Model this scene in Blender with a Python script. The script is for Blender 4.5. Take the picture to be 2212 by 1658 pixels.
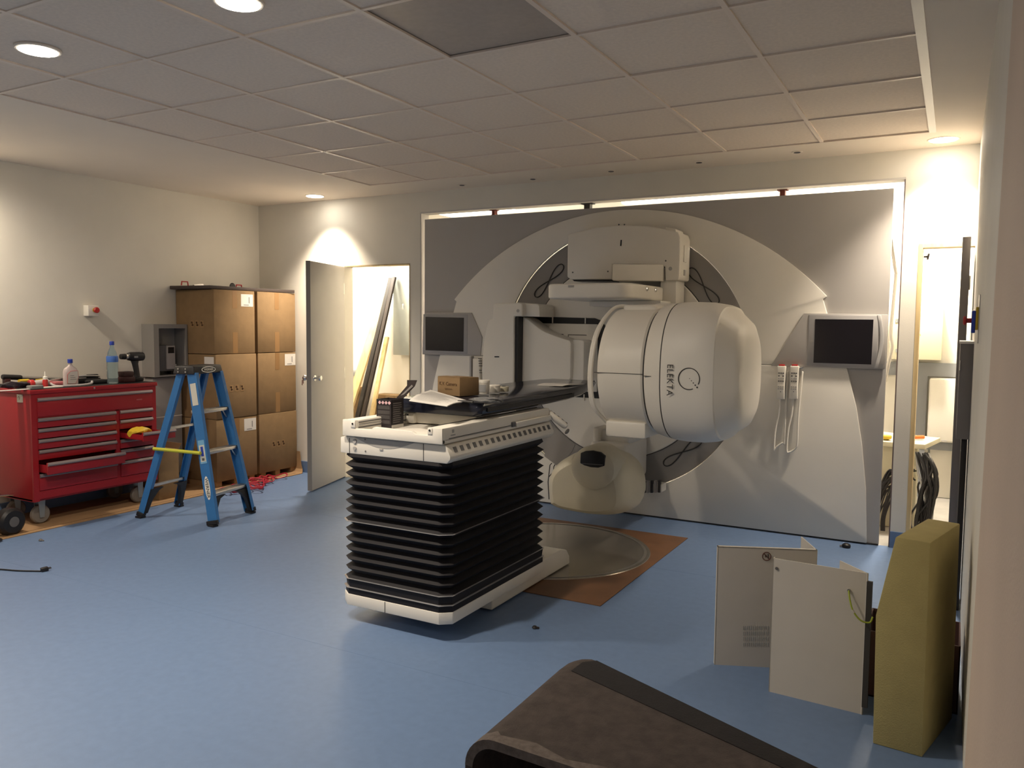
import bpy, bmesh, math, random
from mathutils import Vector, Matrix
random.seed(7)
for o in list(bpy.data.objects): bpy.data.objects.remove(o)
scene = bpy.context.scene
COL = scene.collection

# ------------------------------------------------------------------ camera
F, YAW, PITCH, ROLL = 1734.667, 0.503481, -0.072720, 0.009677
CAM = Vector((4.347, -5.393, 1.455))
def _axes():
    cy, sy, cp, sp, cr, sr = math.cos(YAW), math.sin(YAW), math.cos(PITCH), math.sin(PITCH), math.cos(ROLL), math.sin(ROLL)
    f = Vector((-sy*cp, cy*cp, sp)); r = Vector((cy, sy, 0)); u = r.cross(f)
    return cr*r+sr*u, -sr*r+cr*u, f
RT, UP, FW = _axes()
cam_data = bpy.data.cameras.new('camera'); cam = bpy.data.objects.new('camera', cam_data); COL.objects.link(cam)
cam_data.sensor_fit = 'HORIZONTAL'; cam_data.sensor_width = 36.0; cam_data.lens = F/2212*36.0; cam_data.clip_start = 0.02
m = Matrix((RT, UP, -FW)).transposed().to_4x4(); m.translation = CAM; cam.matrix_world = m
scene.camera = cam

# ------------------------------------------------------------------ world, exposure
w = bpy.data.worlds.new('world'); scene.world = w; w.use_nodes = True
w.node_tree.nodes['Background'].inputs[0].default_value = (0.6, 0.65, 0.7, 1)
w.node_tree.nodes['Background'].inputs[1].default_value = 0.02
scene.view_settings.view_transform = 'Standard'
scene.view_settings.look = 'None'
scene.view_settings.exposure = 0.24
scene.view_settings.gamma = 1.0
scene.view_settings.use_curve_mapping = False
DOWN_W = 11.0        # watts of a room downlight
CORNER_W = 20.0      # watts of the two downlights beside the rear wall
TUBE_E = 6.0        # emission of fluorescent diffusers

# pixel of the photograph -> point on a plane x / y / z = v
def ray(px, py): return FW+(px-1106)/F*RT-(py-829)/F*UP
def pX(px, py, v): d = ray(px, py); return CAM+d*((v-CAM.x)/d.x)
def pY(px, py, v): d = ray(px, py); return CAM+d*((v-CAM.y)/d.y)
def pZ(px, py, v): d = ray(px, py); return CAM+d*((v-CAM.z)/d.z)

# ------------------------------------------------------------------ materials
MATS = {}
def mat(name, col, rough=0.5, metal=0.0, var=0.0, vscale=8.0, bump=0.0, bscale=120.0, emit=None, trans=0.0, ior=1.45, coat=0.0, spec=0.5):
    if name in MATS: return MATS[name]
    m = bpy.data.materials.new(name); m.use_nodes = True
    nt = m.node_tree; b = nt.nodes['Principled BSDF']
    b.inputs['Base Color'].default_value = (*col, 1); b.inputs['Roughness'].default_value = rough
    b.inputs['Metallic'].default_value = metal; b.inputs['IOR'].default_value = ior
    b.inputs['Specular IOR Level'].default_value = spec
    b.inputs['Transmission Weight'].default_value = trans; b.inputs['Coat Weight'].default_value = coat
    tc = nt.nodes.new('ShaderNodeTexCoord')
    if var > 0:
        n = nt.nodes.new('ShaderNodeTexNoise'); n.inputs['Scale'].default_value = vscale; n.inputs['Detail'].default_value = 5
        nt.links.new(tc.outputs['Object'], n.inputs['Vector'])
        r = nt.nodes.new('ShaderNodeValToRGB')
        r.color_ramp.elements[0].position = 0.3; r.color_ramp.elements[1].position = 0.7
        r.color_ramp.elements[0].color = (*[c*(1-var) for c in col], 1)
        r.color_ramp.elements[1].color = (*[min(1, c*(1+var)) for c in col], 1)
        nt.links.new(n.outputs['Fac'], r.inputs['Fac']); nt.links.new(r.outputs['Color'], b.inputs['Base Color'])
    if bump > 0:
        n2 = nt.nodes.new('ShaderNodeTexNoise'); n2.inputs['Scale'].default_value = bscale; n2.inputs['Detail'].default_value = 3
        nt.links.new(tc.outputs['Object'], n2.inputs['Vector'])
        bp = nt.nodes.new('ShaderNodeBump'); bp.inputs['Strength'].default_value = bump; bp.inputs['Distance'].default_value = 0.004
        nt.links.new(n2.outputs['Fac'], bp.inputs['Height']); nt.links.new(bp.outputs['Normal'], b.inputs['Normal'])
    if emit:
        b.inputs['Emission Color'].default_value = (*emit[:3], 1); b.inputs['Emission Strength'].default_value = emit[3]
    MATS[name] = m; return m
def wood(name, c0, c1, scale=3.0, axis=(1, 12, 12), rough=0.6):
    m = bpy.data.materials.new(name); m.use_nodes = True; nt = m.node_tree; b = nt.nodes['Principled BSDF']
    tc = nt.nodes.new('ShaderNodeTexCoord'); mp = nt.nodes.new('ShaderNodeMapping'); mp.inputs['Scale'].default_value = axis
    n = nt.nodes.new('ShaderNodeTexNoise'); n.inputs['Scale'].default_value = scale; n.inputs['Detail'].default_value = 6
    r = nt.nodes.new('ShaderNodeValToRGB'); r.color_ramp.elements[0].color = (*c0, 1); r.color_ramp.elements[1].color = (*c1, 1)
    r.color_ramp.elements[0].position = .35; r.color_ramp.elements[1].position = .65
    nt.links.new(tc.outputs['Object'], mp.inputs['Vector']); nt.links.new(mp.outputs['Vector'], n.inputs['Vector'])
    nt.links.new(n.outputs['Fac'], r.inputs['Fac']); nt.links.new(r.outputs['Color'], b.inputs['Base Color'])
    b.inputs['Roughness'].default_value = rough
    return m
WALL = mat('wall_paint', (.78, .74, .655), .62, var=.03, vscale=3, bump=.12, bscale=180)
WALLN = mat('near_wall_brown', (.62, .50, .40), .7, var=.03, vscale=3, bump=.15, bscale=160)  # browner, darker tone for the nearer stretch of the right-hand wall
BACKW = mat('plant_room_paint', (.80, .76, .68), .7, var=.04, vscale=2)
GYPS = mat('gypsum_ceiling', (.82, .73, .62), .8, var=.02, vscale=2)
TILE = mat('ceiling_tile', (.80, .69, .58), .9, var=.05, vscale=60, bump=.25, bscale=260)
TBAR = mat('ceiling_grid', (.82, .70, .59), .4)
PLENUM = mat('grille_grey', (.42, .36, .31), .35, var=.06, vscale=40)
FLOOR = mat('blue_vinyl', (.136, .210, .360), .42, var=.045, vscale=25, bump=.05, bscale=300)
CONC = mat('concrete', (.42, .39, .35), .8, var=.1, vscale=6, bump=.2)
WHITE = mat('white_cover', (.82, .785, .715), .42, var=.02, vscale=3)
OFFW = mat('offwhite_cover', (.82, .78, .70), .4, var=.02, vscale=4)
CREAM = mat('cream_plastic', (.66, .61, .47), .38, var=.03, vscale=4)
GREY = mat('grey_cover', (.44, .42, .40), .45, var=.02, vscale=3)
MGREY = mat('ring_grey', (.30, .285, .27), .5, var=.02, vscale=3)
DGREY = mat('dark_grey', (.12, .115, .115), .5)
SEAM = mat('seam_dark', (.05, .047, .045), .7)
BLACK = mat('black_plastic', (.012, .011, .012), .45)
BELLOW = mat('bellows_black', (.008, .007, .010), .7)
SCREEN = mat('screen_black', (.012, .010, .014), .18)
CHROME = mat('chrome', (.75, .74, .72), .22, 1.0)
ALU = mat('aluminium', (.62, .60, .57), .38, 1.0, var=.06, vscale=20)
STEEL = mat('galvanised', (.36, .39, .39), .42, .7, var=.05, vscale=6)
RED = mat('red_enamel', (.33, .014, .020), .35, var=.03, vscale=5)
REDP = mat('red_plastic', (.50, .03, .03), .4)
CARD = mat('cardboard', (.235, .148, .070), .85, var=.06, vscale=14, bump=.1, bscale=90)
CARDD = mat('cardboard_floor', (.36, .22, .11), .9, var=.10, vscale=5, bump=.15, bscale=60)
TAPE = mat('packing_tape', (.27, .15, .06), .3)
INK = mat('carton_ink', (.09, .045, .02), .8)
PAPER = mat('paper', (.72, .69, .64), .8, var=.02)
PAPERINK = mat('paper_ink', (.25, .24, .24), .8)
LBLUE = mat('fibreglass_blue', (.035, .16, .40), .4, var=.05, vscale=12)
YELLOW = mat('yellow_plastic', (.62, .42, .03), .45)
YGREEN = mat('yellow_strap', (.55, .55, .05), .6)
ORANGE = mat('orange_plastic', (.60, .16, .03), .45)
BLUEP = mat('blue_plastic', (.03, .06, .40), .4)
FOAM = mat('foam_mustard', (.42, .35, .15), .95, var=.05, vscale=12, bump=.4, bscale=220)
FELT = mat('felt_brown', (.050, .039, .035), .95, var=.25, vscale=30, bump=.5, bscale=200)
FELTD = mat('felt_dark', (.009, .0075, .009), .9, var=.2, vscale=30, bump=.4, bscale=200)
FELTL = mat('felt_worn', (.11, .09, .08), .95, var=.25, vscale=60, bump=.5, bscale=200)
GLASS = mat('clear_plastic', (.75, .85, .88), .08, trans=1.0, ior=1.2)
CARBON = mat('table_top_dark', (.014, .016, .028), .12, var=.1, vscale=20, coat=0)
BROWN = mat('brown_board', (.17, .083, .040), .5, var=.12, vscale=7)
DISC = mat('steel_disc', (.40, .37, .32), .22, .75, var=.08, vscale=4)
RUST = mat('red_oxide_steel', (.16, .035, .025), .7)
PINE = wood('pine', (.62, .44, .20), (.74, .58, .32), 2.0, (14, 14, 1.2))
JAMB = wood('jamb_wood', (.40, .29, .14), (.52, .40, .22), 3.0, (14, 14, 1.2))
DOORM = mat('door_laminate', (.56, .53, .49), .5, var=.03, vscale=5)
DOORE = mat('door_edge_grey', (.23, .215, .20), .5)
PANELB = mat('panel_beige', (.63, .58, .42), .5)
TRUNK = mat('trunking_grey', (.28, .29, .31), .6)
GREYBOX = mat('grey_steel_box', (.20, .185, .18), .5)
LAMP = mat('lamp_glow', (1, .97, .9), .4, emit=(1.0, .93, .80, 30.0))
TUBE = mat('tube_diffuser', (1, 1, 1), .4, emit=(1.0, .95, .87, TUBE_E))
BATT = mat('charger_dark', (.05, .012, .012), .5)
GREENY = mat('earth_cable', (.35, .42, .05), .5)
SILVER = mat('silver_strip', (.62, .62, .64), .3, .8)
PANELP = mat('panel_paint', (.60, .56, .50), .5, var=.02)
LABELY = mat('label_paper', (.62, .60, .52), .6)

# ------------------------------------------------------------------ geometry helpers
ORG = {}
class G:
    def __init__(s): s.v = []; s.f = []
    def add(s, v, f):
        n = len(s.v); s.v += [tuple(p) for p in v]; s.f += [[i+n for i in q] for q in f]; return s
    def box(s, x0, y0, z0, x1, y1, z1):
        v = [(x, y, z) for x in (x0, x1) for y in (y0, y1) for z in (z0, z1)]
        return s.add(v, [(0, 1, 3, 2), (4, 6, 7, 5), (0, 4, 5, 1), (2, 3, 7, 6), (0, 2, 6, 4), (1, 5, 7, 3)])
    def bar(s, p, q, wd, ht, up=(0, 0, 1)):
        p = Vector(p); q = Vector(q); d = (q-p).normalized(); up = Vector(up)
        a = d.cross(up)
        if a.length < 1e-4: a = d.cross(Vector((1, 0, 0)))
        a.normalize(); b = a.cross(d).normalized()
        v = [c+a*i*wd/2+b*j*ht/2 for c in (p, q) for i in (-1, 1) for j in (-1, 1)]
        return s.add(v, [(0, 1, 3, 2), (4, 6, 7, 5), (0, 4, 5, 1), (2, 3, 7, 6), (0, 2, 6, 4), (1, 5, 7, 3)])
    def loft(s, rings, cap0=True, cap1=True, closed=False):
        n = len(rings[0]); v = [p for r in rings for p in r]; f = []
        k = len(rings)
        for i in range(k if closed else k-1):
            a = i*n; b = ((i+1) % k)*n
            for j in range(n): f.append((a+j, a+(j+1) % n, b+(j+1) % n, b+j))
        if not closed:
            if cap0: f.append(tuple(range(n))[::-1])
            if cap1: f.append(tuple((k-1)*n+j for j in range(n)))
        return s.add(v, f)
    def tube(s, pts, r, n=8, closed=False):
        pts = [Vector(p) for p in pts]; rings = []; k = len(pts); nrm = None
        for i, p in enumerate(pts):
            a = pts[i-1] if (i > 0 or closed) else p
            b = pts[(i+1) % k] if (i < k-1 or closed) else p
            d = (b-a).normalized()
            if nrm is None:
                nrm = d.orthogonal().normalized()
            nrm = (nrm-d*nrm.dot(d))
            nrm = nrm.normalized() if nrm.length > 1e-5 else d.orthogonal().normalized()
            bn = d.cross(nrm); rr = r[i] if isinstance(r, (list, tuple)) else r
            rings.append([p+nrm*math.cos(t)*rr+bn*math.sin(t)*rr for t in [2*math.pi*j/n for j in range(n)]])
        return s.loft(rings, closed=closed)
    def lathe(s, prof, c=(0, 0, 0), n=24, axis=(0, 0, 1)):
        ax = Vector(axis).normalized(); e1 = ax.orthogonal().normalized(); e2 = ax.cross(e1); c = Vector(c)
        rings = [[c+ax*z+e1*math.cos(t)*max(r, 1e-4)+e2*math.sin(t)*max(r, 1e-4) for t in [2*math.pi*j/n for j in range(n)]] for r, z in prof]
        return s.loft(rings)
    def prism(s, poly, vec):
        poly = [Vector(p) for p in poly]; vec = Vector(vec)
        return s.loft([poly, [p+vec for p in poly]])
    def build(s, name, mt, parent=None, bevel=0, seg=2, origin=None, smooth=True, kind=None, label=None, cat=None, group=None):
        me = bpy.data.meshes.new(name)
        if parent is not None: off = ORG[parent.name]
        elif origin is not None: off = Vector(origin)
        else:
            xs = [p[0] for p in s.v]; ys = [p[1] for p in s.v]; zs = [p[2] for p in s.v]
            off = Vector(((min(xs)+max(xs))/2, (min(ys)+max(ys))/2, min(zs)))
        bm = bmesh.new(); vs = [bm.verts.new(Vector(p)-off) for p in s.v]
        for q in s.f:
            try: bm.faces.new([vs[i] for i in q])
            except ValueError: pass
        bmesh.ops.recalc_face_normals(bm, faces=bm.faces[:])
        if bevel > 0:
            es = [e for e in bm.edges if len(e.link_faces) == 2 and e.calc_face_angle(0) > math.radians(28)]
            bmesh.ops.bevel(bm, geom=es, offset=bevel, segments=seg, affect='EDGES', profile=.5, clamp_overlap=True)
        bm.to_mesh(me); bm.free()
        if smooth:
            me.polygons.foreach_set('use_smooth', [True]*len(me.polygons)); me.set_sharp_from_angle(angle=math.radians(32))
        me.materials.append(mt)
        o = bpy.data.objects.new(name, me); COL.objects.link(o)
        if parent is not None: o.parent = parent; ORG[o.name] = off.copy()
        else: o.location = off; ORG[o.name] = off.copy()
        return tag(o, label, cat, group, kind)
def tag(o, label=None, cat=None, group=None, kind=None):
    for k, v in (('label', label), ('category', cat), ('group', group), ('kind', kind)):
        if v: o[k] = v
    return o
def thing(name, loc, label, cat, group=None, kind=None):
    o = bpy.data.objects.new(name, None); COL.objects.link(o); o.location = loc; o.empty_display_size = .05
    ORG[o.name] = Vector(loc); return tag(o, label, cat, group, kind)
def text(name, body, size, origin, right, up, mt, parent, lift=.0008, align='CENTER', spacing=1.0):
    cu = bpy.data.curves.new(name, 'FONT'); cu.body = body; cu.size = size; cu.align_x = align; cu.align_y = 'CENTER'
    cu.extrude = .0004; cu.space_character = spacing; cu.resolution_u = 3
    t = bpy.data.objects.new('tmp_text', cu); COL.objects.link(t)
    bpy.context.view_layer.update()
    me = bpy.data.meshes.new_from_object(t.evaluated_get(bpy.context.evaluated_depsgraph_get()))
    bpy.data.objects.remove(t); bpy.data.curves.remove(cu)
    r = Vector(right).normalized(); u = Vector(up).normalized(); n = r.cross(u).normalized()
    M4 = Matrix((r, u, n)).transposed().to_4x4(); M4.translation = Vector(origin)+n*lift-ORG[parent.name]
    me.transform(M4); me.materials.clear(); me.materials.append(mt); me.name = name
    o = bpy.data.objects.new(name, me); COL.objects.link(o); o.parent = parent; ORG[o.name] = ORG[parent.name].copy()
    return o
def rrect(x0, x1, z0, z1, r, n=5):
    out = []
    for cx, cz, a0 in ((x1-r, z1-r, 0), (x0+r, z1-r, 90), (x0+r, z0+r, 180), (x1-r, z0+r, 270)):
        for k in range(n+1):
            a = math.radians(a0+90*k/n); out.append((cx+r*math.cos(a), cz+r*math.sin(a)))
    return out
def bez(p0, p1, p2, p3, n=12):
    p0, p1, p2, p3 = map(Vector, (p0, p1, p2, p3))
    return [p0*(1-t)**3+p1*3*t*(1-t)**2+p2*3*t*t*(1-t)+p3*t**3 for t in [i/n for i in range(n+1)]]
def spline(pts, n=6):
    pts = [Vector(p) for p in pts]; out = []
    for i in range(len(pts)-1):
        p0 = pts[max(i-1, 0)]; p1 = pts[i]; p2 = pts[i+1]; p3 = pts[min(i+2, len(pts)-1)]
        for k in range(n):
            t = k/n
            out.append(.5*((2*p1)+(p2-p0)*t+(2*p0-5*p1+4*p2-p3)*t*t+(3*p1-p0-3*p2+p3)*t**3))
    return out+[pts[-1]]

# ------------------------------------------------------------------ room shell
H = 2.61; XL, XR, YB, YF = -1.77, 4.43, .46, -7.9
TH = .12; YR = 2.45; HB = 2.80       # partition thickness, plant-room rear wall, plant-room ceiling
G().box(XL-.15, YF, -.12, XR+.15, YB+.02, 0).build('floor', FLOOR, kind='structure', label='matte light blue sheet vinyl floor of the room')
fl_o = bpy.data.objects['floor']
for x0, x1, y_ in ((-1.14, 4.42, -2.69), (2.79, 4.42, -.79), (-1.14, 1.33, -.79), (-1.7, 4.38, -4.6)): G().box(x0, y_-.0018, -.001, x1, y_+.0018, .0004).build('weld_seam', mat('weld_blue', (.132, .203, .345), .45), fl_o)
G().box(-1.95, YB+.02, -.12, XR+.15, YR+.15, -.004).build('floor_plant_room', CONC, kind='structure', label='bare concrete floor behind the partition')
G().box(XL-.15, YF, 0, XL, YB, H+.2).build('wall_left', WALL, kind='structure')
wb = G()
for x0, x1, z0 in ((XL-.15, -.675, 0), (-.675, .079, 1.995), (.079, .189, 0), (.189, 4.02, 2.437), (4.02, 4.113, 0), (4.113, XR, 2.005)):
    wb.box(x0, YB, z0, x1, YB+TH, HB)
wb.build('wall_back', WALL, kind='structure')
G().box(XR, YF, 0, XR+.15, YR+.15, HB).build('wall_right', WALL, kind='structure')
G().box(XL-.15, YF-.15, 0, XR+.15, YF, H+.2).build('wall_front', WALL, kind='structure')
# nearer, thicker stretch of the right-hand wall, its far end slightly out of plumb
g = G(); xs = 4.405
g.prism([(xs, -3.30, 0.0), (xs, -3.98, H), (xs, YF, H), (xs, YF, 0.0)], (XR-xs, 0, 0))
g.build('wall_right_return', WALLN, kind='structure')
# plant room behind the partition
G().box(-2.0, YR, 0, XR+.15, YR+.15, HB).build('wall_rear', BACKW, kind='structure')
G().box(-2.1, YB+TH, 0, -1.95, YR, HB).build('wall_rear_left', BACKW, kind='structure')
G().box(-1.95, YB+TH, HB, XR+.15, YR+.15, HB+.1).build('ceiling_plant_room', BACKW, kind='structure')
G().box(.10, YB+TH, 0, .16, 1.62, 2.46).build('wall_store_side', BACKW, kind='structure')
G().box(-1.95, 1.62, 0, .16, 1.70, 2.46).build('wall_store_rear', BACKW, kind='structure')
# skirting coves in floor vinyl
for i, (x0, x1) in enumerate(((XL, -.675), (.079, .189), (4.02, 4.113))):
    G().box(x0, YB-.012, 0, x1, YB, .11).build('baseboard_back' if i == 0 else 'baseboard_back', FLOOR, kind='structure')
G().box(XL, YF, 0, XL+.012, YB-.012, .11).build('baseboard_left', FLOOR, kind='structure')

# ceiling with tile grid
GX = [0, .564]+[.564+.6*i for i in range(1, 6)]+[4.162]
GY = [0, -.587]+[-.587-.6*i for i in range(1, 11)]
cl = G()
cl.box(XL-.15, GY[-1], H, 0, YB, H+.05); cl.box(GX[-1]+.03, GY[-1], H, XR, YB, H+.05)
cl.box(0, 0, H, GX[-1]+.03, YB, H+.05); cl.box(XL-.15, YF, H, XR, GY[-1], H+.05)
cl.box(XL-.15, YF, H+.16, XR, YB, H+.2)  # unseen slab over the grid, added to block light
ceiling = cl.build('ceiling', GYPS, kind='structure', label='white suspended ceiling of square tiles with plain gypsum border')
tile_mesh = {}
for i in range(7):
    for j in range(11):
        x0, x1, y0, y1 = GX[i], GX[i+1], GY[j+1], GY[j]
        if (i, j) == (4, 4):
            gg = G().box(x0+.012, y0+.012, H+.010, x1-.012, y1-.012, H+.03)
            for e in range(2):
                gg.box(x0+.005+e*(x1-x0-.012), y0+.005, H+.003, x0+.007+e*(x1-x0-.012), y1-.005, H+.05)
                gg.box(x0+.005, y0+.005+e*(y1-y0-.012), H+.003, x1-.005, y0+.007+e*(y1-y0-.012), H+.05)
            gg.build('return_air_panel', PLENUM, ceiling, label='dark grey square panel in the ceiling grid'); continue
        sx, sy = round(x1-x0-.006, 3), round(y1-y0-.006, 3)
        if (sx, sy) not in tile_mesh:
            t = G().box(-sx/2, -sy/2, 0, sx/2, sy/2, .018).build('ceiling_tile', TILE, bevel=.003, seg=1, origin=(0, 0, 0))
            tile_mesh[(sx, sy)] = t.data; bpy.data.objects.remove(t)
        o = bpy.data.objects.new('ceiling_tile', tile_mesh[(sx, sy)]); COL.objects.link(o); o.parent = ceiling
        o.location = Vector(((x0+x1)/2, (y0+y1)/2, H+.006+random.uniform(-.0015, .002)))-ORG[ceiling.name]
        o.rotation_euler = (random.uniform(-.002, .002), random.uniform(-.002, .002), 0)
for x in GX[1:-1]: G().box(x-.011, GY[-1], H-.001, x+.011, 0, H+.008).build('grid_bar', TBAR, ceiling)
for y in GY[1:-1]: G().box(0, y-.009, H-.0005, GX[-1], y+.009, H+.008).build('grid_bar', TBAR, ceiling)
G().box(0, GY[-1], H-.002, .008, 0, H+.008).build('edge_trim', TBAR, ceiling)
G().box(0, -.008, H-.002, GX[-1], 0, H+.008).build('edge_trim', TBAR, ceiling)
G().box(GX[-1]-.004, GY[-1], H-.004, GX[-1]+.034, 0, H+.008).build('edge_trim', mat('trim_white', (.82, .78, .70), .4), ceiling)
for k, (px, py) in enumerate(((998, 399), (1151, 386), (1320, 369), (1510, 350), (1722, 328))):
    c = pZ(px, py, H)
    t = thing('ceiling_socket', (c.x, c.y, H), 'black recessed ceiling socket above the machine wall, %s from the open grey door' % ('nearest', 'second', 'third', 'fourth', 'fifth')[k], 'ceiling socket', 'ceiling sockets above the machine')
    G().lathe([(.034, -.004), (.036, 0), (.036, .002)], c, 20).build('rim', GYPS, t)
    G().lathe([(.02, -.006), (.022, -.004), (.022, .001)], c, 16).build('aperture', BLACK, t)

# ------------------------------------------------------------------ downlights
def downlight(x, y, label, watts, group=None, r=.075, angle=168, blend=1.0):
    t = thing('downlight', (x, y, H), label, 'downlight', group)
    G().lathe([(r+.012, -.004), (r+.016, 0), (r+.016, .006)], (x, y, H), 32).build('rim', GYPS, t)
    G().lathe([(r*.3, -.012), (r, -.006), (r, .002)], (x, y, H), 32).build('lens', LAMP, t)
    l = bpy.data.lights.new('downlight_lamp', 'SPOT'); l.energy = watts*12; l.color = (1.0, .86, .69); l.spot_size = math.radians(angle); l.spot_blend = blend
    l.shadow_soft_size = .06
    lo = bpy.data.objects.new('downlight_lamp', l); COL.objects.link(lo); lo.parent = t; lo.location = (0, 0, -.03)
    return t
downlight(.856, -3.287, 'lit round downlight in a ceiling tile one column from the gypsum border', DOWN_W)
downlight(2.024, -3.253, 'lit round downlight in a ceiling tile beside the dark ceiling panel column', DOWN_W)
downlight(-.804, .213, 'lit downlight in the gypsum strip above the open grey door', CORNER_W*.80, angle=96, blend=.85)
downlight(4.23, .235, 'glaring downlight in the corner above the narrow right door', CORNER_W*.65, angle=104, blend=.8)
for x, y, od in ((-.30, -5.65, 'first'), (.86, -5.65, 'second'), (2.02, -5.65, 'third')):  # unseen row behind the camera, added as a light source
    downlight(x, y, 'added unseen downlight in the row behind the felt cover, %s from the left wall' % od, DOWN_W*.3, 'added downlights over the near half of the room')
downlight(-1.42, -2.62, 'lit downlight in the gypsum border over the tool chest', DOWN_W*.75)

# ------------------------------------------------------------------ fluorescents behind the wall
for k, (xa, xb, lb) in enumerate(((-.50, .56, 'lit fluorescent batten behind the wall near the door opening'), (1.66, 2.72, 'lit fluorescent batten behind the wall above the gantry arch'), (3.08, 4.15, 'lit fluorescent batten behind the wall near the right door'))):
    yy = 1.50
    t = thing('fluorescent_batten', ((xa+xb)/2, yy, 2.54), lb, 'light fixture')
    G().box(xa, yy-.06, 2.62, xb, yy+.06, HB).build('housing', OFFW, t)
    G().box(xa+.01, yy-.05, 2.545, xb-.01, yy+.05, 2.62).build('diffuser', TUBE, t, bevel=.02)
for nm, x, y, wts, lb in (('store', -1.35, 1.2, 30, 'lit plain ceiling lamp in the store behind the open door'), ('plant', 4.05, 1.7, 44, 'lit plain ceiling lamp in the plant room behind the narrow door')):
    t = thing('ceiling_lamp', (x, y, HB), lb, 'ceiling lamp')
    G().lathe([(.10, -.05), (.14, -.03), (.15, 0)], (x, y, HB), 28).build('shade', TUBE, t)
    l = bpy.data.lights.new('ceiling_lamp_light', 'POINT'); l.energy = wts*5; l.color = (1, .93, .80); l.shadow_soft_size = .1
    lo = bpy.data.objects.new('ceiling_lamp_light', l); COL.objects.link(lo); lo.parent = t; lo.location = (0, 0, -.12)

# ------------------------------------------------------------------ doors
def trim(n, pieces, mt=JAMB):
    g = G()
    for p in pieces: g.box(*p)
    return g.build('trim_%d' % n, mt, kind='structure')
trim(1, [(-.675, YB-.003, 1.985, .079, YB+TH, 1.995), (.071, YB-.003, 0, .079, YB+TH, 1.985)])
trim(2, [(4.113, YB-.004, 0, 4.138, YB+TH, 2.005), (4.138, YB-.004, 1.98, XR, YB+TH, 2.005)], PINE)
trim(3, [(.189, YB+.002, 2.425, 4.02, YB+TH, 2.437), (.189, YB+.002, 0, .196, YB+TH, 2.425)], mat('niche_trim', (.66, .62, .58), .6))
trim(4, [(4.012, YB+.002, 0, 4.02, YB+TH, 2.425)], mat('niche_steel', (.20, .15, .14), .6))
# grey door standing open
hin = Vector((-.668, .452)); tip = Vector((-.470, -.215)); dd = (tip-hin).normalized(); nn = Vector((dd.y, -dd.x))
if nn.x > 0: nn = -nn
d1 = thing('door_1', (hin.x, hin.y, 0), 'grey flush door standing open into the room with keys in its lock', 'door', kind='structure')
def leaf(a, b, z0, z1, th, n): return [(a.x, a.y, z0), (b.x, b.y, z0), (b.x+n.x*th, b.y+n.y*th, z0), (a.x+n.x*th, a.y+n.y*th, z0)], (0, 0, z1-z0)
G().prism(*leaf(hin+dd*.0, tip-dd*.002, .012, 1.985, .04, nn)).build('leaf', DOORM, d1, bevel=.002)
G().prism(*leaf(tip-dd*.002, tip+dd*.001, .012, 1.986, .04, nn)).build('leaf_edge', DOORE, d1)
kc = hin+(tip-hin)*.90
for sgn, nm in ((1, 'knob'), (-1, 'knob')):
    base = Vector((kc.x, kc.y, .985)) if sgn > 0 else Vector((kc.x+nn.x*.04, kc.y+nn.y*.04, .985))
    ax = Vector((-nn.x, -nn.y, 0)) if sgn > 0 else Vector((nn.x, nn.y, 0))
    G().lathe([(.028, 0), (.026, .006), (.011, .010), (.010, .03), (.020, .036), (.026, .05), (.022, .062), (.008, .066)], base, 20, ax).build(nm, CHROME, d1)
kb = Vector((kc.x+nn.x*.108, kc.y+nn.y*.108, .985))
key = G().lathe([(.012, 0), (.012, .003)], kb, 14, (0, 1, 0)).box(kb.x-.004, kb.y-.001, kb.z-.05, kb.x+.004, kb.y+.001, kb.z).build('key', CHROME, d1)
G().tube([(kb.x+.012*math.cos(a), kb.y, kb.z-.012+.012*math.sin(a)) for a in [i*.45 for i in range(14)]], .0012, 6).box(kb.x-.016, kb.y-.001, kb.z-.065, kb.x-.008, kb.y+.001, kb.z-.02).build('key_ring', CHROME, d1)
for z in (.25, 1.0, 1.78): G().lathe([(.008, -.05), (.008, .05)], (hin.x-.004, hin.y-.006, z), 12).build('hinge', CHROME, d1)
# narrow dark door at the right
d2 = thing('door_2', (4.40, .44, 0), 'dark grey narrow door folded open against the right wall', 'door', kind='structure')
G().box(4.358, .062, .012, 4.402, .448, 2.0).build('leaf', mat('door_dark', (.17, .155, .15), .45), d2, bevel=.002)
for z in (.3, 1.75): G().lathe([(.007, -.045), (.007, .045)], (4.408, .452, z), 10).build('hinge', CHROME, d2)
g = G()
g.bar((4.142, .50, 1.925), (4.165, .50, 1.925), .012, .012).bar((4.165, .50, 1.905), (4.172, .50, 1.945), .012, .012)
g.build('latch_bracket', DGREY, d2)

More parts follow.
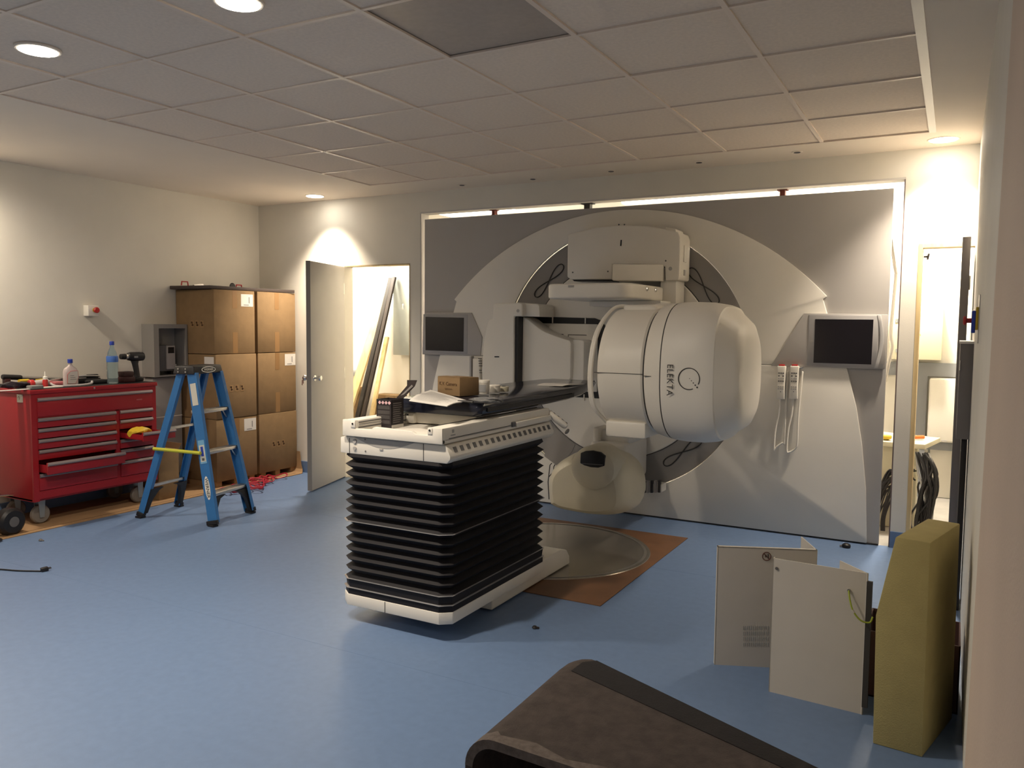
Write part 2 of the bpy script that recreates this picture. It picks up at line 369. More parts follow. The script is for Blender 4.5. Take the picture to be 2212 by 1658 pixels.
# ------------------------------------------------------------------ machine wall: covers around the gantry
CX, CZ, RO = 2.061, 1.197, 1.010
def hit(poly, ang):
    dx, dz = math.cos(ang), math.sin(ang); best = None
    for i in range(len(poly)):
        (x0, z0), (x1, z1) = poly[i], poly[(i+1) % len(poly)]
        ex, ez = x1-x0, z1-z0; den = dx*ez-dz*ex
        if abs(den) < 1e-9: continue
        t = ((x0-CX)*ez-(z0-CZ)*ex)/den; u = ((x0-CX)*dz-(z0-CZ)*dx)/den
        if t > 0 and -1e-6 <= u <= 1+1e-6 and (best is None or t > best): best = t
    return (CX+dx*best, CZ+dz*best)
def annular(poly, r, a0, a1, y0, y1, n=90):
    extra = [math.atan2(z-CZ, x-CX) for x, z in poly]
    angs = sorted(set([a0+(a1-a0)*i/n for i in range(n+1)]+[e+2*math.pi*k for e in extra for k in (-1, 0, 1, 2) if a0 < e+2*math.pi*k < a1]))
    g = G(); rows = []
    for a in angs:
        ox, oz = hit(poly, a); ix, iz = CX+r*math.cos(a), CZ+r*math.sin(a)
        rows.append([(ix, y0, iz), (ox, y0, oz), (ox, y1, oz), (ix, y1, iz)])
    return g.loft(rows)
cover = thing('gantry_wall_cover', (2.07, YB, 0), 'grey and white wall cover with a white arch around the radiotherapy gantry', 'wall cover')
rect = [(.233, .008), (3.952, .008), (3.952, 2.372), (.233, 2.372)]
annular(rect, RO+.03, math.radians(90), math.radians(270), YB+.004, YB+.03).build('grey_panel', GREY, cover)
annular(rect, RO+.03, math.radians(-90), math.radians(90), YB+.004, YB+.03).build('grey_panel', GREY, cover)
# white arch outline
AX, AZ, AR = 2.063, .317, 2.026
def side(sgn):
    pts = [(1.482, 1.655), (1.512, 1.56), (1.585, 1.38), (1.656, 1.173), (1.72, .93), (1.765, .676), (1.80, .38), (1.819, .012)]
    return [(CX+sgn*x, z) for x, z in pts]
arch = []
a_end = math.asin((1.672-AZ)/AR)
for k in range(61):
    a = a_end+(math.pi-2*a_end)*k/60; arch.append((AX+AR*math.cos(a), AZ+AR*math.sin(a)))
outline = arch+side(-1)+side(1)[::-1]
annular(outline, RO, 0.0012, math.pi-.0012, YB-.018, YB+.004).build('upper_fascia', WHITE, cover, bevel=.004, seg=2)
annular(outline, RO, math.pi+.0012, 2*math.pi-.0012, YB-.018, YB+.004).build('lower_fascia', WHITE, cover, bevel=.004, seg=2)
G().box(.233, YB-.004, .002, 3.95, YB+.02, .012).build('floor_trim', SEAM, cover)
for px in (1337, 1349): G().lathe([(.006, 0), (.006, .004)], pY(px, 485, YB-.018)-Vector((0, .003, 0)), 10, (0, 1, 0)).build('screw', DGREY, cover)

# frame posts seen above and beside the cover
for xx, ww, mt, lb in ((.887, .03, RUST, 'red oxide steel post behind the cover beside the short fluorescent batten'), (1.746, .05, SEAM, 'dark steel post behind the cover above the arch'), (3.237, .035, RUST, 'red oxide steel post behind the cover beside the long fluorescent batten')):
    t = thing('frame_post', (xx, YB+.10, 0), lb, 'post')
    G().box(xx-ww/2, YB+.07, 0, xx+ww/2, YB+.12, 2.425).build('post', mt, t)
    G().box(xx-ww, YB+.06, 2.419, xx+ww, YB+.12, 2.4245).build('top_plate', mt, t)

# monitors set in the cover
def monitor(pts_out, screen, bezel, label):
    out = [pY(*p, YB-.03) for p in pts_out]
    t = thing('monitor', ((out[0].x+out[2].x)/2, YB-.03, min(p.z for p in out)), label, 'monitor')
    G().prism(out, (0, .026, 0)).build('housing', GREY, t, bevel=.004)
    b = [pY(*p, YB-.034) for p in bezel]; G().prism(b, (0, .012, 0)).build('bezel', mat('bezel_grey', (.37, .36, .36), .4), t, bevel=.006)
    s_ = [pY(*p, YB-.0355) for p in screen]; G().prism(s_, (0, .004, 0)).build('screen', SCREEN, t)
    return t
monitor([(918, 675), (1018, 675), (1041, 728), (1037, 768), (912, 765)], [(919, 684), (1002, 686), (1001, 759), (919, 756)], [(914, 678), (1010, 679), (1009, 765), (912, 763)], 'black flat screen in grey housing on the cover beside the grey door')
m2 = monitor([(1737, 676), (1918, 679), (1911, 797), (1665, 790)], [(1761, 689), (1887, 690), (1882, 787), (1757, 783)], [(1747, 679), (1900, 681), (1893, 795), (1742, 789)], 'black flat screen in grey housing above the two hand controls')
g = G(); ring = []
for k in range(9):
    t = k/8; px = 1899+9*math.sin(math.pi*t)-7*t; py = 680+115*t
    a, b = pY(px-4, py, YB-.036), pY(px+4, py, YB-.036)
    ring.append([a, b, b+Vector((0, .014, 0)), a+Vector((0, .014, 0))])
g.loft(ring).build('grip_strip', mat('grip_light', (.52, .51, .50), .35), m2, bevel=.002)

# ------------------------------------------------------------------ gantry of the linear accelerator
gan = thing('linear_accelerator_gantry', (CX, .3, 0), 'white radiotherapy gantry with large treatment head turned to the side', 'medical scanner')
def disc_ring(r0, r1, y0, y1, n=120):
    return G().loft([[(CX+r*math.cos(a), y, CZ+r*math.sin(a)) for r, y in ((r0, y0), (r1, y0), (r1, y1), (r0, y1))] for a in [2*math.pi*i/n for i in range(n)]], closed=True)
disc_ring(.70, RO-.004, YB+.006, YB+.05).build('drum_ring', MGREY, gan)
disc_ring(.762, .768, YB+.001, YB+.03).build('hub_seam', SEAM, gan)
G().lathe([(.30, .0), (.755, .0), (.762, .006), (.762, .05)], (CX, YB-.006, CZ), 120, (0, 1, 0)).build('hub', WHITE, gan)
# figure-of-eight wire loops on the ring
for (ax_, ay), (bx, by), wd in (((1216, 572), (1156, 640), 6), ((1489, 580), (1551, 655), 8), ((1515, 948), (1434, 1003), 7)):
    a, b = pY(ax_, ay, YB), pY(bx, by, YB); d = (b-a); n = Vector((-d.z, 0, d.x)).normalized()
    pts = [a+d*(.5+.5*math.cos(t))+n*(.030*math.sin(2*t)) for t in [2*math.pi*i/48 for i in range(48)]]
    G().tube(pts, .0042, 6, closed=True).build('wire_loop', SEAM, gan)

def pxprism(name, pts, yf, depth, mt, parent, bevel=0, seg=2, **k):
    return G().prism([pY(*p, yf) for p in pts], (0, depth, 0)).build(name, mt, parent, bevel=bevel, seg=seg, **k)
# --- portal imager side: square opening with black rim and white panels
pxprism('portal_opening', [(1112, 682), (1285, 687), (1298, 692), (1307, 703), (1309, 720), (1310, 861), (1112, 850)], YB-.012, .01, BLACK, gan)
pxprism('portal_panel', [(1130, 697), (1290, 700), (1289, 846), (1130, 842)], YB-.03, .02, WHITE, gan, bevel=.004)
for px, py in ((1194, 691), (1265, 692), (1262, 858)):
    a = pY(px, py, YB-.014); G().box(a.x-.004, YB-.022, a.z-.024, a.x+.004, YB-.012, a.z+.024).build('rim_clip', OFFW, gan)
pxprism('cover_seam', [(1187, 719.5), (1217, 721), (1217, 722.5), (1187, 721)], YB-.032, .003, SEAM, gan)
pxprism('cover_seam', [(1227, 722), (1267, 723), (1267, 724.5), (1228, 723.5), (1228, 735), (1227, 735)], YB-.032, .003, SEAM, gan)
arm_in = spline([(1120, 685), (1134, 686), (1150, 698), (1170, 713), (1195, 724), (1216, 731), (1230, 735)], 5)
arm = [(p.x, p.y) for p in [Vector((q[0], q[1], 0)) for q in arm_in]]+[(1233, 741), (1232, 815), (1229, 821), (1115, 832), (1115, 684)]
pxprism('imager_arm', arm, .20, .20, WHITE, gan, bevel=.006)
pxprism('imager_hand', [(1237, 733), (1258, 734), (1262, 738), (1260, 826), (1235, 824)], .24, .16, WHITE, gan, bevel=.008)
hs = [(1065, 657), (1070, 654), (1122, 653), (1128, 656), (1128, 683), (1110, 683), (1109, 880), (1045, 880), (1040, 800), (1044, 750), (1050, 705), (1054, 690), (1064, 688)]
h_ = pxprism('imager_housing', hs, .10, .33, OFFW, gan, bevel=.012, seg=3)
pxprism('housing_top', [(1134, 655), (1160, 656), (1165, 660), (1166, 684), (1128, 683), (1128, 654)], .16, .26, OFFW, gan, bevel=.008)
G().lathe([(.013, 0), (.013, .004)], pY(1119, 671, .10)-Vector((0, .002, 0)), 14, (0, 1, 0)).build('bolt_cap', GREY, h_)
pxprism('vent_slot', [(1068, 769), (1078, 769), (1078, 771.5), (1068, 771.5)], .098, .003, BLACK, h_)
pxprism('black_edge', [(1110, 683), (1120, 684), (1117, 880), (1108, 880)], .12, .08, BLACK, gan)

# --- kV detector: box on the drum, arm and flat panel
kb_ = pxprism('detector_box', [(1226, 506), (1290, 490), (1345, 486), (1400, 488), (1466, 501), (1470, 512), (1468, 600), (1465, 605), (1437, 606), (1436, 575), (1375, 571), (1322, 571), (1322, 603), (1232, 603), (1225, 598)], .20, .24, OFFW, gan, bevel=.010, seg=3)
pxprism('slot_mark', [(1340.5, 518), (1343, 518), (1342, 531), (1339.5, 531)], .197, .004, BLACK, kb_)
for px, py in ((1237, 588), (1313, 586), (1448, 580), (1438, 563)):
    G().lathe([(.006 if px != 1448 else .014, 0), (.006, .004)], pY(px, py, .198), 12, (0, 1, 0)).build('screw', DGREY if px != 1448 else GREY, kb_)
pxprism('top_cap', [(1437, 490), (1459, 494), (1461, 503), (1438, 503)], .24, .18, OFFW, kb_, bevel=.005)
sx = pY(1470, 550, .20).x
G().box(sx-.003, .28, 1.92, sx+.004, .34, 2.04).build('side_plate', OFFW, kb_, bevel=.003)
q = pY(1478, 593, .27); G().box(sx-.002, .29, 1.825, sx+.003, .33, 1.865).build('label_plate', GREY, kb_)
# dark underside recess
pxprism('box_recess', [(1236, 603), (1322, 602), (1322, 607), (1240, 607)], .24, .15, BLACK, gan)
pxprism('box_recess', [(1376, 570), (1436, 573), (1436, 578), (1378, 574)], .215, .15, BLACK, gan)
G().prism([(2.174, .02, 1.782), (2.495, .195, 1.782), (2.495, .32, 1.782), (2.174, .32, 1.782)], (0, 0, .118)).build('detector_arm', OFFW, gan, bevel=.008)
sl = []
for x, y in rrect(1.868, 2.485, -.45, .30, .09, 6): sl.append((x, y, 1.640))
slab = G().prism(sl, (0, 0, .100)).build('detector_panel', OFFW, gan, bevel=.016, seg=3)
for yy in (-.12, .06): G().lathe([(.016, 0), (.016, .006), (.010, .010)], (2.484, yy, 1.712), 14, (1, 0, 0)).build('latch_knob', CHROME, slab)
G().box(2.05, -.456, 1.715, 2.09, -.449, 1.728).build('catch', GREY, slab)
G().box(2.00, .02, 1.60, 2.54, .42, 1.638).build('panel_backing', WHITE, gan, bevel=.006)
G().box(2.46, .24, 1.62, 2.58, .44, 1.80).build('arm_mount', WHITE, gan, bevel=.01)

# --- treatment head: loft along X
HY = -.72
def sect(x, ry, rz, n, yc=HY, zc=1.195, k=56):
    out = []
    for i in range(k):
        a = 2*math.pi*i/k; c, s_ = math.cos(a), math.sin(a)
        out.append((x, yc-ry*math.copysign(abs(c)**(2/n), c), zc+rz*math.copysign(abs(s_)**(2/n), s_)))
    return out
G().loft([sect(2.525, .30, .30, 2), sect(2.53, .350, .352, 2), sect(2.545, .365, .366, 2), sect(2.58, .372, .373, 2.05), sect(2.80, .372, .373, 2.1), sect(2.815, .362, .362, 2.1)]).build('collimator_cover', OFFW, gan)
G().loft([sect(2.812, .366, .366, 2.1), sect(2.826, .366, .366, 2.1)]).build('head_seam', SEAM, gan)
head = G().loft([sect(2.822, .372, .372, 2.1), sect(2.835, .388, .386, 2.15), sect(2.88, .402, .396, 2.3), sect(2.925, .410, .402, 2.45)], cap1=False).build('head_collar', OFFW, gan)
G().loft([sect(2.924, .407, .399, 2.45), sect(2.932, .407, .399, 2.45)]).build('head_seam', SEAM, gan)
head = G().loft([sect(2.930, .408, .401, 2.45), sect(2.936, .412, .404, 2.5), sect(3.02, .420, .408, 2.7), sect(3.12, .424, .404, 2.9), sect(3.19, .420, .392, 3.1), sect(3.222, .410, .380, 3.1)], cap0=True, cap1=False).build('head_body', WHITE, gan)
G().loft([sect(3.222, .410, .380, 3.1), sect(3.228, .396, .368, 3.0, HY-.008), sect(3.318, .322, .300, 2.9, HY-.05, 1.19), sect(3.345, .275, .245, 2.9, HY-.07, 1.185), sect(3.355, .23, .20, 2.8, HY-.07, 1.185)], cap0=False).build('head_end_cap', OFFW, gan)
# horizontal seams on collimator
G().box(2.52, HY-.3742, 1.187, 2.81, HY-.360, 1.190).build('seam_line', SEAM, gan)
G().box(2.83, HY-.400, 1.179, 2.93, HY-.380, 1.182).build('seam_line', SEAM, gan)
# raised blocks on collimator
G().prism([(2.60, -.62, 1.50), (2.80, -.62, 1.50), (2.80, -.62, 1.575), (2.77, -.62, 1.588), (2.58, -.62, 1.585)], (0, -.20, 0)).build('collimator_block', OFFW, gan, bevel=.02, seg=3)
G().box(2.55, -.98, .805, 2.80, -.70, .90).build('collimator_block', OFFW, gan, bevel=.015, seg=2)
# head to drum arm
G().prism([(2.60, .43, .84), (2.90, .43, .80), (3.00, .43, .92), (3.00, .43, 1.46), (2.90, .43, 1.60), (2.68, .43, 1.60), (2.60, .43, 1.52)], (0, -1.05, 0)).build('gantry_arm', WHITE, gan, bevel=.05, seg=4)
# white cable bows on collimator's left face
for dx, rr in ((0, .008), (.012, .006)):
    pts = spline([(2.60, -.70, 1.575), (2.52, -.80, 1.565), (2.485-dx, -.96, 1.42), (2.475-dx, -1.03, 1.20), (2.485-dx, -1.01, 1.0), (2.52, -.93, .90), (2.58, -.86, .83)], 8)
    G().tube(pts, rr+.003, 8).build('bowed_cable', OFFW, gan)
# logo and lettering on the head
fy = HY-.4215
lp = pY(1488, 818, fy-.002)
pts = [(lp.x+.058*math.cos(a), fy-.0012, lp.z+.058*math.sin(a)) for a in [math.radians(-28+322*i/60) for i in range(61)]]
G().tube(pts, .0026, 6).build('logo_ring', SEAM, gan)
for k in range(5):
    c = Vector((lp.x+.004+.0105*k, fy-.002, lp.z+.002-.0115*k)); G().lathe([(.0022+.0006*k, 0), (.0022+.0006*k, .004)], c, 10, (0, 1, 0)).build('logo_dot', SEAM, gan)
tp = pY(1447, 820, fy)
text('lettering', 'ELEKTA', .049, (tp.x, fy-.004, tp.z), (0, 0, -1), (1, 0, 0), SEAM, gan, spacing=1.05)

# --- kV source: rounded cream body under the drum
src = []
base_p = [(1203, 1082), (1199, 1052), (1200, 1022), (1210, 1002), (1228, 986), (1255, 973), (1290, 967), (1320, 971), (1345, 985), (1365, 1006), (1376, 1032), (1380, 1060), (1379, 1084), (1368, 1099), (1340, 1106), (1300, 1106), (1250, 1098), (1220, 1091)]
pp = [pY(x, y, -.26) for x, y in base_p]
pro = spline([Vector((p.x, p.z, 0)) for p in pp+pp[:1]], 4)[:-1]
pro = [(p.x, p.y) for p in pro]; pc = (sum(x for x, z in pro)/len(pro), sum(z for x, z in pro)/len(pro)-.02)
for y, s_ in zip([.05, -.06, -.16, -.26, -.36, -.43, -.475, -.49], [.80, .90, .97, 1.0, .965, .88, .74, .52]):
    src.append([(pc[0]+(x-pc[0])*s_, y, pc[1]+(z-pc[1])*s_) for x, z in pro])
ks = G().loft(src).build('xray_source', CREAM, gan)
dome = []; dc = pY(1283, 1010, -.47)
for y, r in ((-.30, .158), (-.46, .158), (-.495, .150), (-.515, .128), (-.525, .09), (-.528, .04)):
    dome.append([(dc.x+r*1.02*math.cos(a), y, dc.z+r*math.sin(a)*.95) for a in [2*math.pi*i/40 for i in range(40)]])
G().loft(dome).build('source_dome', CREAM, gan)
wp = [pY(x, y, -.530) for x, y in ((1254, 978), (1264, 974), (1280, 973), (1296, 977), (1306, 985), (1305, 1006), (1292, 1010), (1276, 1009), (1262, 1005), (1253, 1000))]
win = G().prism(wp, (0, .03, 0)).build('beam_window', BLACK, gan, bevel=.004)
pxprism('window_rib', [(1257, 1000), (1302, 1003), (1302, 1004.5), (1257, 1001.5)], -.532, .004, DGREY, win)
hc = pY(1222, 1015, -.455); G().lathe([(.026, 0), (.026, .06)], hc-Vector((0, .012, 0)), 24, (0, 1, 0)).build('port_hole', mat('port_dark', (.03, .024, .012), .5), gan)
G().prism([pY(x, y, -.40) for x, y in ((1246, 1095), (1262, 1092), (1280, 1093), (1301, 1102), (1280, 1103))], (0, .05, 0)).build('badge', mat('badge_olive', (.24, .21, .13), .5), gan)
# source carriage and mount
G().box(2.03, .05, .60, 2.325, .43, .70).build('source_mount', WHITE, gan, bevel=.03, seg=3)
G().box(2.05, -.05, .33, 2.325, .43, .62).build('source_mount', WHITE, gan, bevel=.025, seg=3)
G().box(2.05, .0, .60, 2.10, .2, .72).build('mount_foot', OFFW, gan, bevel=.02)
# cable chain under the drum
for k in range(7):
    a = pY(1376+k*8.2, 1051-abs(k-2)*.4, .30)
    G().box(a.x-.008, .28, a.z-.045, a.x+.008, .31, a.z+.045).build('chain_link', SEAM if k % 2 == 0 else GREY, gan)
a, b = pY(1374, 1040, .30), pY(1430, 1063, .30)
G().box(a.x, .295, b.z, b.x, .40, a.z).build('cable_chain', WHITE, gan, bevel=.006)
# lower left bits: folded grey sheet and wire hook
pxprism('grey_flap', [(1186, 925), (1198, 922), (1242, 960), (1235, 975), (1208, 1009), (1176, 985)], .10, .012, MGREY, gan)
G().tube([pY(x, y, .20) for x, y in ((1186, 1078), (1184, 1040), (1188, 1004), (1192, 1000))], .004, 6).build('wire_hook', SEAM, gan)
G().tube([pY(x, y, .20) for x, y in ((1192, 1080), (1199, 1076), (1196, 1020), (1196, 1008), (1199, 1003))], .004, 6).build('wire_hook', SEAM, gan)
G().tube([pY(x, y, .19) for x, y in ((1186, 1029), (1192, 1022), (1204, 1016))], .004, 6).build('wire_hook', SEAM, gan)

# ------------------------------------------------------------------ hand controls hanging on the cover
for k, (cx_, lb) in enumerate(((1688, 'white hand control with red button hanging next to the arch seam'), (1716, 'white hand control with red button hanging closer to the grey panel'))):
    y0 = YB-.06
    top = pY(cx_, 790, y0); bot = pY(cx_-1, 862, y0)
    t = thing('hand_control', (top.x, y0, bot.z), lb, 'remote')
    wd = .030
    prof = [(-.028, 0), (.028, 0), (.026, .10), (.029, .20), (.030, top.z-bot.z), (-.030, top.z-bot.z), (-.029, .20), (-.026, .10)]
    G().prism([(top.x+x, y0, bot.z+z) for x, z in prof], (0, .028, 0)).build('body', OFFW, t, bevel=.006, seg=3)
    G().box(top.x-.02, y0+.004, top.z-.004, top.x+.02, y0+.024, top.z+.010).build('red_button', REDP, t, bevel=.004)
    for r, (zz, mt) in enumerate(((-.05, DGREY), (-.07, DGREY), (-.088, GREY), (-.106, DGREY), (-.145, GREY), (-.16, GREY))):
        for c_ in (-.014, 0, .014):
            if r == 1 and c_ == 0: continue
            G().box(top.x+c_-.005, y0-.002, top.z+zz-.004, top.x+c_+.005, y0+.003, top.z+zz+.004).build('key_button', mt, t)
    G().box(top.x-.003, y0-.001, bot.z+.05, top.x+.003, y0+.002, bot.z+.056).build('led', DGREY, t)
    ln = 978 if k else 966
    x0 = top.x
    pts = spline([(x0-.005, y0+.015, bot.z+.004), (x0-.01, y0+.02, bot.z-.10), (x0-.030, y0+.02, bot.z-.22), (x0-.034, y0+.02, bot.z-.36), (x0-.015, y0+.02, pY(cx_, ln, y0).z), (x0+.022, y0+.02, pY(cx_, ln, y0).z+.03), (x0+.034, y0+.02, bot.z-.30), (x0+.034, y0+.025, bot.z-.12), (x0+.036+.012*k, y0+.03, bot.z+.15), (x0+.036+.014*k, y0+.035, top.z-.04)], 8)
    G().tube(pts, .007, 8).build('cord', OFFW, t)
    G().box(top.x-.012, y0+.026, top.z-.09, top.x+.012, YB-.017, top.z-.05).build('hook', CHROME, t)
hk = pY(1731, 793, YB-.04); G().box(hk.x-.014, YB-.05, hk.z-.006, hk.x+.014, YB-.017, hk.z+.006).build('cord_hook', CHROME, label='small chrome hook beside the two hand controls', cat='hook', bevel=.003)
# pendant at the far left of the cover
t = thing('hand_control', (pY(1032, 800, .40).x, .40, pY(1032, 850, .40).z), 'white hand control hanging under the left screen, partly hidden by the imager housing', 'remote')
a, b = pY(1024, 774, .40), pY(1040, 850, .40)
G().box(a.x-.015, .40, b.z, b.x-.02, .43, a.z).build('body', OFFW, t, bevel=.006)
for r in range(6):
    for c_ in range(3): 
        p_ = pY(1034+2.6*c_+r*.5, 774+r*5.3+(r > 3)*4, .398); G().box(p_.x-.004, .397, p_.z-.004, p_.x+.004, .402, p_.z+.004).build('key_button', DGREY, t)
pk = pY(1018, 769, .42)
G().box(pk.x-.004, .40, pY(1018, 835, .42).z, pk.x+.012, YB-.017, pk.z).build('bracket', GREY, t)

# ------------------------------------------------------------------ floor plate and turntable cover
fp = G().box(1.335, -1.585, 0.0005, 2.787, -.02, .004).build('floor_plate', BROWN, label='square brown board let into the blue floor under the gantry', cat='floor plate')
disc = thing('turntable_cover', (2.06, -.74, .004), 'round steel cover plate in the brown floor board', 'cover plate')
G().lathe([(.60, .0045), (.64, .006), (.665, .007), (.668, .004)], (2.06, -.74, 0), 96).build('disc', DISC, disc)
g = G(); g.loft([[(2.06+r*math.cos(a), -.74+r*math.sin(a), z) for r, z in ((.625, .0065), (.635, .0085), (.645, .0065))] for a in [2*math.pi*i/96 for i in range(96)]], closed=True).build('rim_groove', mat('disc_rim', (.26, .24, .21), .35, .5), disc)

# ------------------------------------------------------------------ treatment couch
cou = thing('treatment_couch', (2.06, -1.8, 0), 'white treatment couch on black accordion bellows with dark table top', 'treatment couch')
G().prism([(2.343, -1.943, .0095), (2.343, -1.943, .085), (2.343, -1.40, .085), (2.343, -1.36, .125), (2.343, -1.12, .125), (2.343, -1.045, .105), (2.343, -1.005, .06), (2.343, -1.0, .0095)], (-.566, 0, 0)).build('foot', OFFW, cou, bevel=.008, seg=3)
def octo(x0, x1, y0, y1, c, z): return [(x0+c, y0, z), (x1-c, y0, z), (x1, y0+c*.8, z), (x1, y1-c, z), (x1-c, y1, z), (x0+c, y1, z), (x0, y1-c, z), (x0, y0+c*.8, z)]
BX0, BX1, BY0, BY1 = 1.742, 2.38, -2.405, -1.385
G().loft([octo(BX0, BX1, BY0, BY1, .05, .083), octo(BX0, BX1, BY0, BY1, .05, .138)]).build('base_tray', OFFW, cou, bevel=.003)
G().box(2.02, BY0-.0015, .085, 2.023, BY0+.01, .137).build('tray_seam', SEAM, cou)
rings = []
def bring(z, o): rings.append(octo(BX0+.004+o, BX1-.004-o, BY0+.004+o, BY1-.004-o, .05, z))
bring(.138, .0); bring(.168, .0); bring(.172, .004); bring(.212, .0)
zs = [.215+i*(.498-.215)/6 for i in range(7)]
for i in range(6): bring(zs[i]+.002, 0); bring((zs[i]+zs[i+1])/2, .028)
zs = [.50+i*(.815-.50)/7 for i in range(8)]
for i in range(7): bring(zs[i]+.002, 0); bring((zs[i]+zs[i+1])/2, .028)
bring(.815, .004); bring(.835, .01)
G().loft(rings).build('bellows', BELLOW, cou)
for z in (.170, .2145, .4995):
    G().loft([octo(BX0+.001, BX1-.001, BY0+.001, BY1-.001, .05, z-.0022), octo(BX0-.002, BX1+.002, BY0-.002, BY1+.002, .05, z), octo(BX0+.001, BX1-.001, BY0+.001, BY1-.001, .05, z+.0022)]).build('bellows_band', SILVER, cou)
# upper carriage
UX0, UX1, UY0, UY1 = 1.775, 2.352, -2.415, -1.33
lower = [(UX0-.03, .830), (UX1+.012, .830), (UX1+.030, .850), (UX1+.030, .865), (UX1+.006, .912), (UX1-.01, .914), (UX0, .914), (UX0-.03, .905)]
G().prism([(x, UY0+.02, z) for x, z in lower], (0, UY1-UY0-.02, 0)).build('carriage', OFFW, cou, bevel=.003)
G().box(2.235, UY0+.0185, .832, 2.238, UY0+.03, .912).build('carriage_seam', SEAM, cou)
G().box(1.800, UY0+.0185, .832, 1.803, UY0+.03, .905).build('carriage_seam', SEAM, cou)
cres = [(1.83+.36*k/16, .913-.042*math.sin(math.pi*k/16)) for k in range(17)]
G().prism([(x, UY0+.0185, z) for x, z in cres], (0, .003, 0)).build('grey_crescent', mat('crescent_grey', (.42, .40, .375), .5), cou)
for zz in (.893, .858): G().lathe([(.0105 if zz > .87 else .009, 0), (.010 if zz > .87 else .0085, .008)], (1.836, UY0+.014, zz), 18, (0, 1, 0)).build('lock_button', GREY, cou)
for x, z in ((1.898, .905), (1.90, .849)): G().lathe([(.0035, 0), (.0035, .004)], (x, UY0+.017, z), 8, (0, 1, 0)).build('screw', DGREY, cou)
G().box(1.985, UY0+.016, .862, 2.005, UY0+.02, .868).build('latch', GREY, cou)
# slot row along the side
nrm = Vector((.047, 0, .024)).normalized(); up_s = Vector((-.024, 0, .047)).normalized()
for k in range(18):
    y = -2.335+k*.0565
    c = Vector((UX1+.018, y, .8885))+nrm*.0006
    G().bar(c-up_s*.013, c+up_s*.013, .0022, .026, up=(0, 1, 0)).build('side_slot', DGREY, cou)
# tray deck with rails
G().box(UX0, UY0+.005, .918, UX1, UY1, .938).build('tray_deck', OFFW, cou, bevel=.002)
fr = [(UX0, .918), (UX1, .918), (UX1, .991), (UX1-.077, .991), (UX1-.080, .955), (UX1-.15, .955), (UX1-.168, .967), (UX1-.385, .972), (UX1-.405, .958), (UX1-.50, .956), (UX1-.50, .996), (UX0, .996)]
G().prism([(x, UY0, z) for x, z in fr], (0, .022, 0)).build('front_plate', OFFW, cou, bevel=.003)
G().box(UX1-.078, UY0+.02, .930, UX1, UY1, .991).build('side_rail', OFFW, cou, bevel=.004)
G().box(UX0, UY0+.02, .930, UX0+.078, UY1, .995).build('side_rail', OFFW, cou, bevel=.004)
G().box(UX1-.0825, UY0+.025, .986, UX1-.078, UY1, .993).build('rail_gap', SEAM, cou)
for z in (.982, .969, .956): G().box(UX0+.078, UY0+.025, z, UX0+.0825, UY1, z+.005).build('guide_track', DGREY if z != .969 else GREY, cou)
for x in (UX1-.065, UX0+.066): G().box(x-.013, UY0-.003, .960, x+.013, UY0+.002, .990).build('rail_end_cap', OFFW, cou, bevel=.002); G().lathe([(.005, 0), (.005, .003)], (x-.001, UY0-.005, .979), 10, (0, 1, 0)).build('screw', BLACK, cou)
a = pX(1050, 925, UX1+.003); b = pX(1103, 911, UX1+.003)
G().box(UX1-.001, -2.36, .938, UX1+.0015, -1.78, .941).build('side_groove', SEAM, cou)
G().box(UX1-.002, -1.735, .925, UX1+.014, UY1, .953).build('side_ledge', OFFW, cou, bevel=.004)
G().box(UX1-.002, -1.775, .930, UX1+.010, -1.742, .956).build('side_catch', DGREY, cou, bevel=.003)
G().prism([(UX1+.0008, -2.335, .963), (UX1+.0008, -2.318, .963), (UX1+.0008, -2.318, .978), (UX1+.0008, -2.335, .978)], (.0006, 0, 0)).build('printed_mark', mat('mark_grey', (.46, .44, .41), .6), cou)
for k in range(4): G().box(UX1+.0005, -2.345+k*.01, .950, UX1+.0012, -2.338+k*.01, .956).build('printed_mark', mat('mark_dark', (.36, .34, .32), .6), cou)
# cross beam under table top
G().box(UX0+.082, -1.99, .945, UX1-.083, -1.93, .999).build('cross_beam', OFFW, cou, bevel=.004)
G().box(UX0+.085, -2.02, .944, UX0+.135, -1.985, 1.0).build('beam_bracket', OFFW, cou, bevel=.008); G().lathe([(.005, 0), (.005, .003)], (UX0+.098, -2.022, .988), 10, (0, 1, 0)).build('screw', BLACK, cou)
# table top
tt = []
for y, wl, wr, zb, zt in ((-2.04, .26, .25, 1.006, 1.052), (-2.02, .275, .268, 1.002, 1.072), (-1.7, .275, .270, 1.002, 1.075), (-1.0, .272, .268, 1.008, 1.080), (-.75, .255, .25, 1.016, 1.083), (-.45, .22, .19, 1.036, 1.086), (-.33, .18, .15, 1.046, 1.086)):
    x0, x1 = 2.06-wl, 2.06+wr; c = .018
    tt.append([(x0+.03, y, zb), (x1-.03, y, zb), (x1-.006, y, zb+.014), (x1, y, zt-.016), (x1-.008, y, zt), (x0+.008, y, zt), (x0, y, zt-.016), (x0+.006, y, zb+.014)])
top_ = G().loft(tt).build('table_top', CARBON, cou, bevel=.003)
G().box(2.325, -1.98, 1.026, 2.3315, -.95, 1.046).build('index_strip', BLACK, cou)
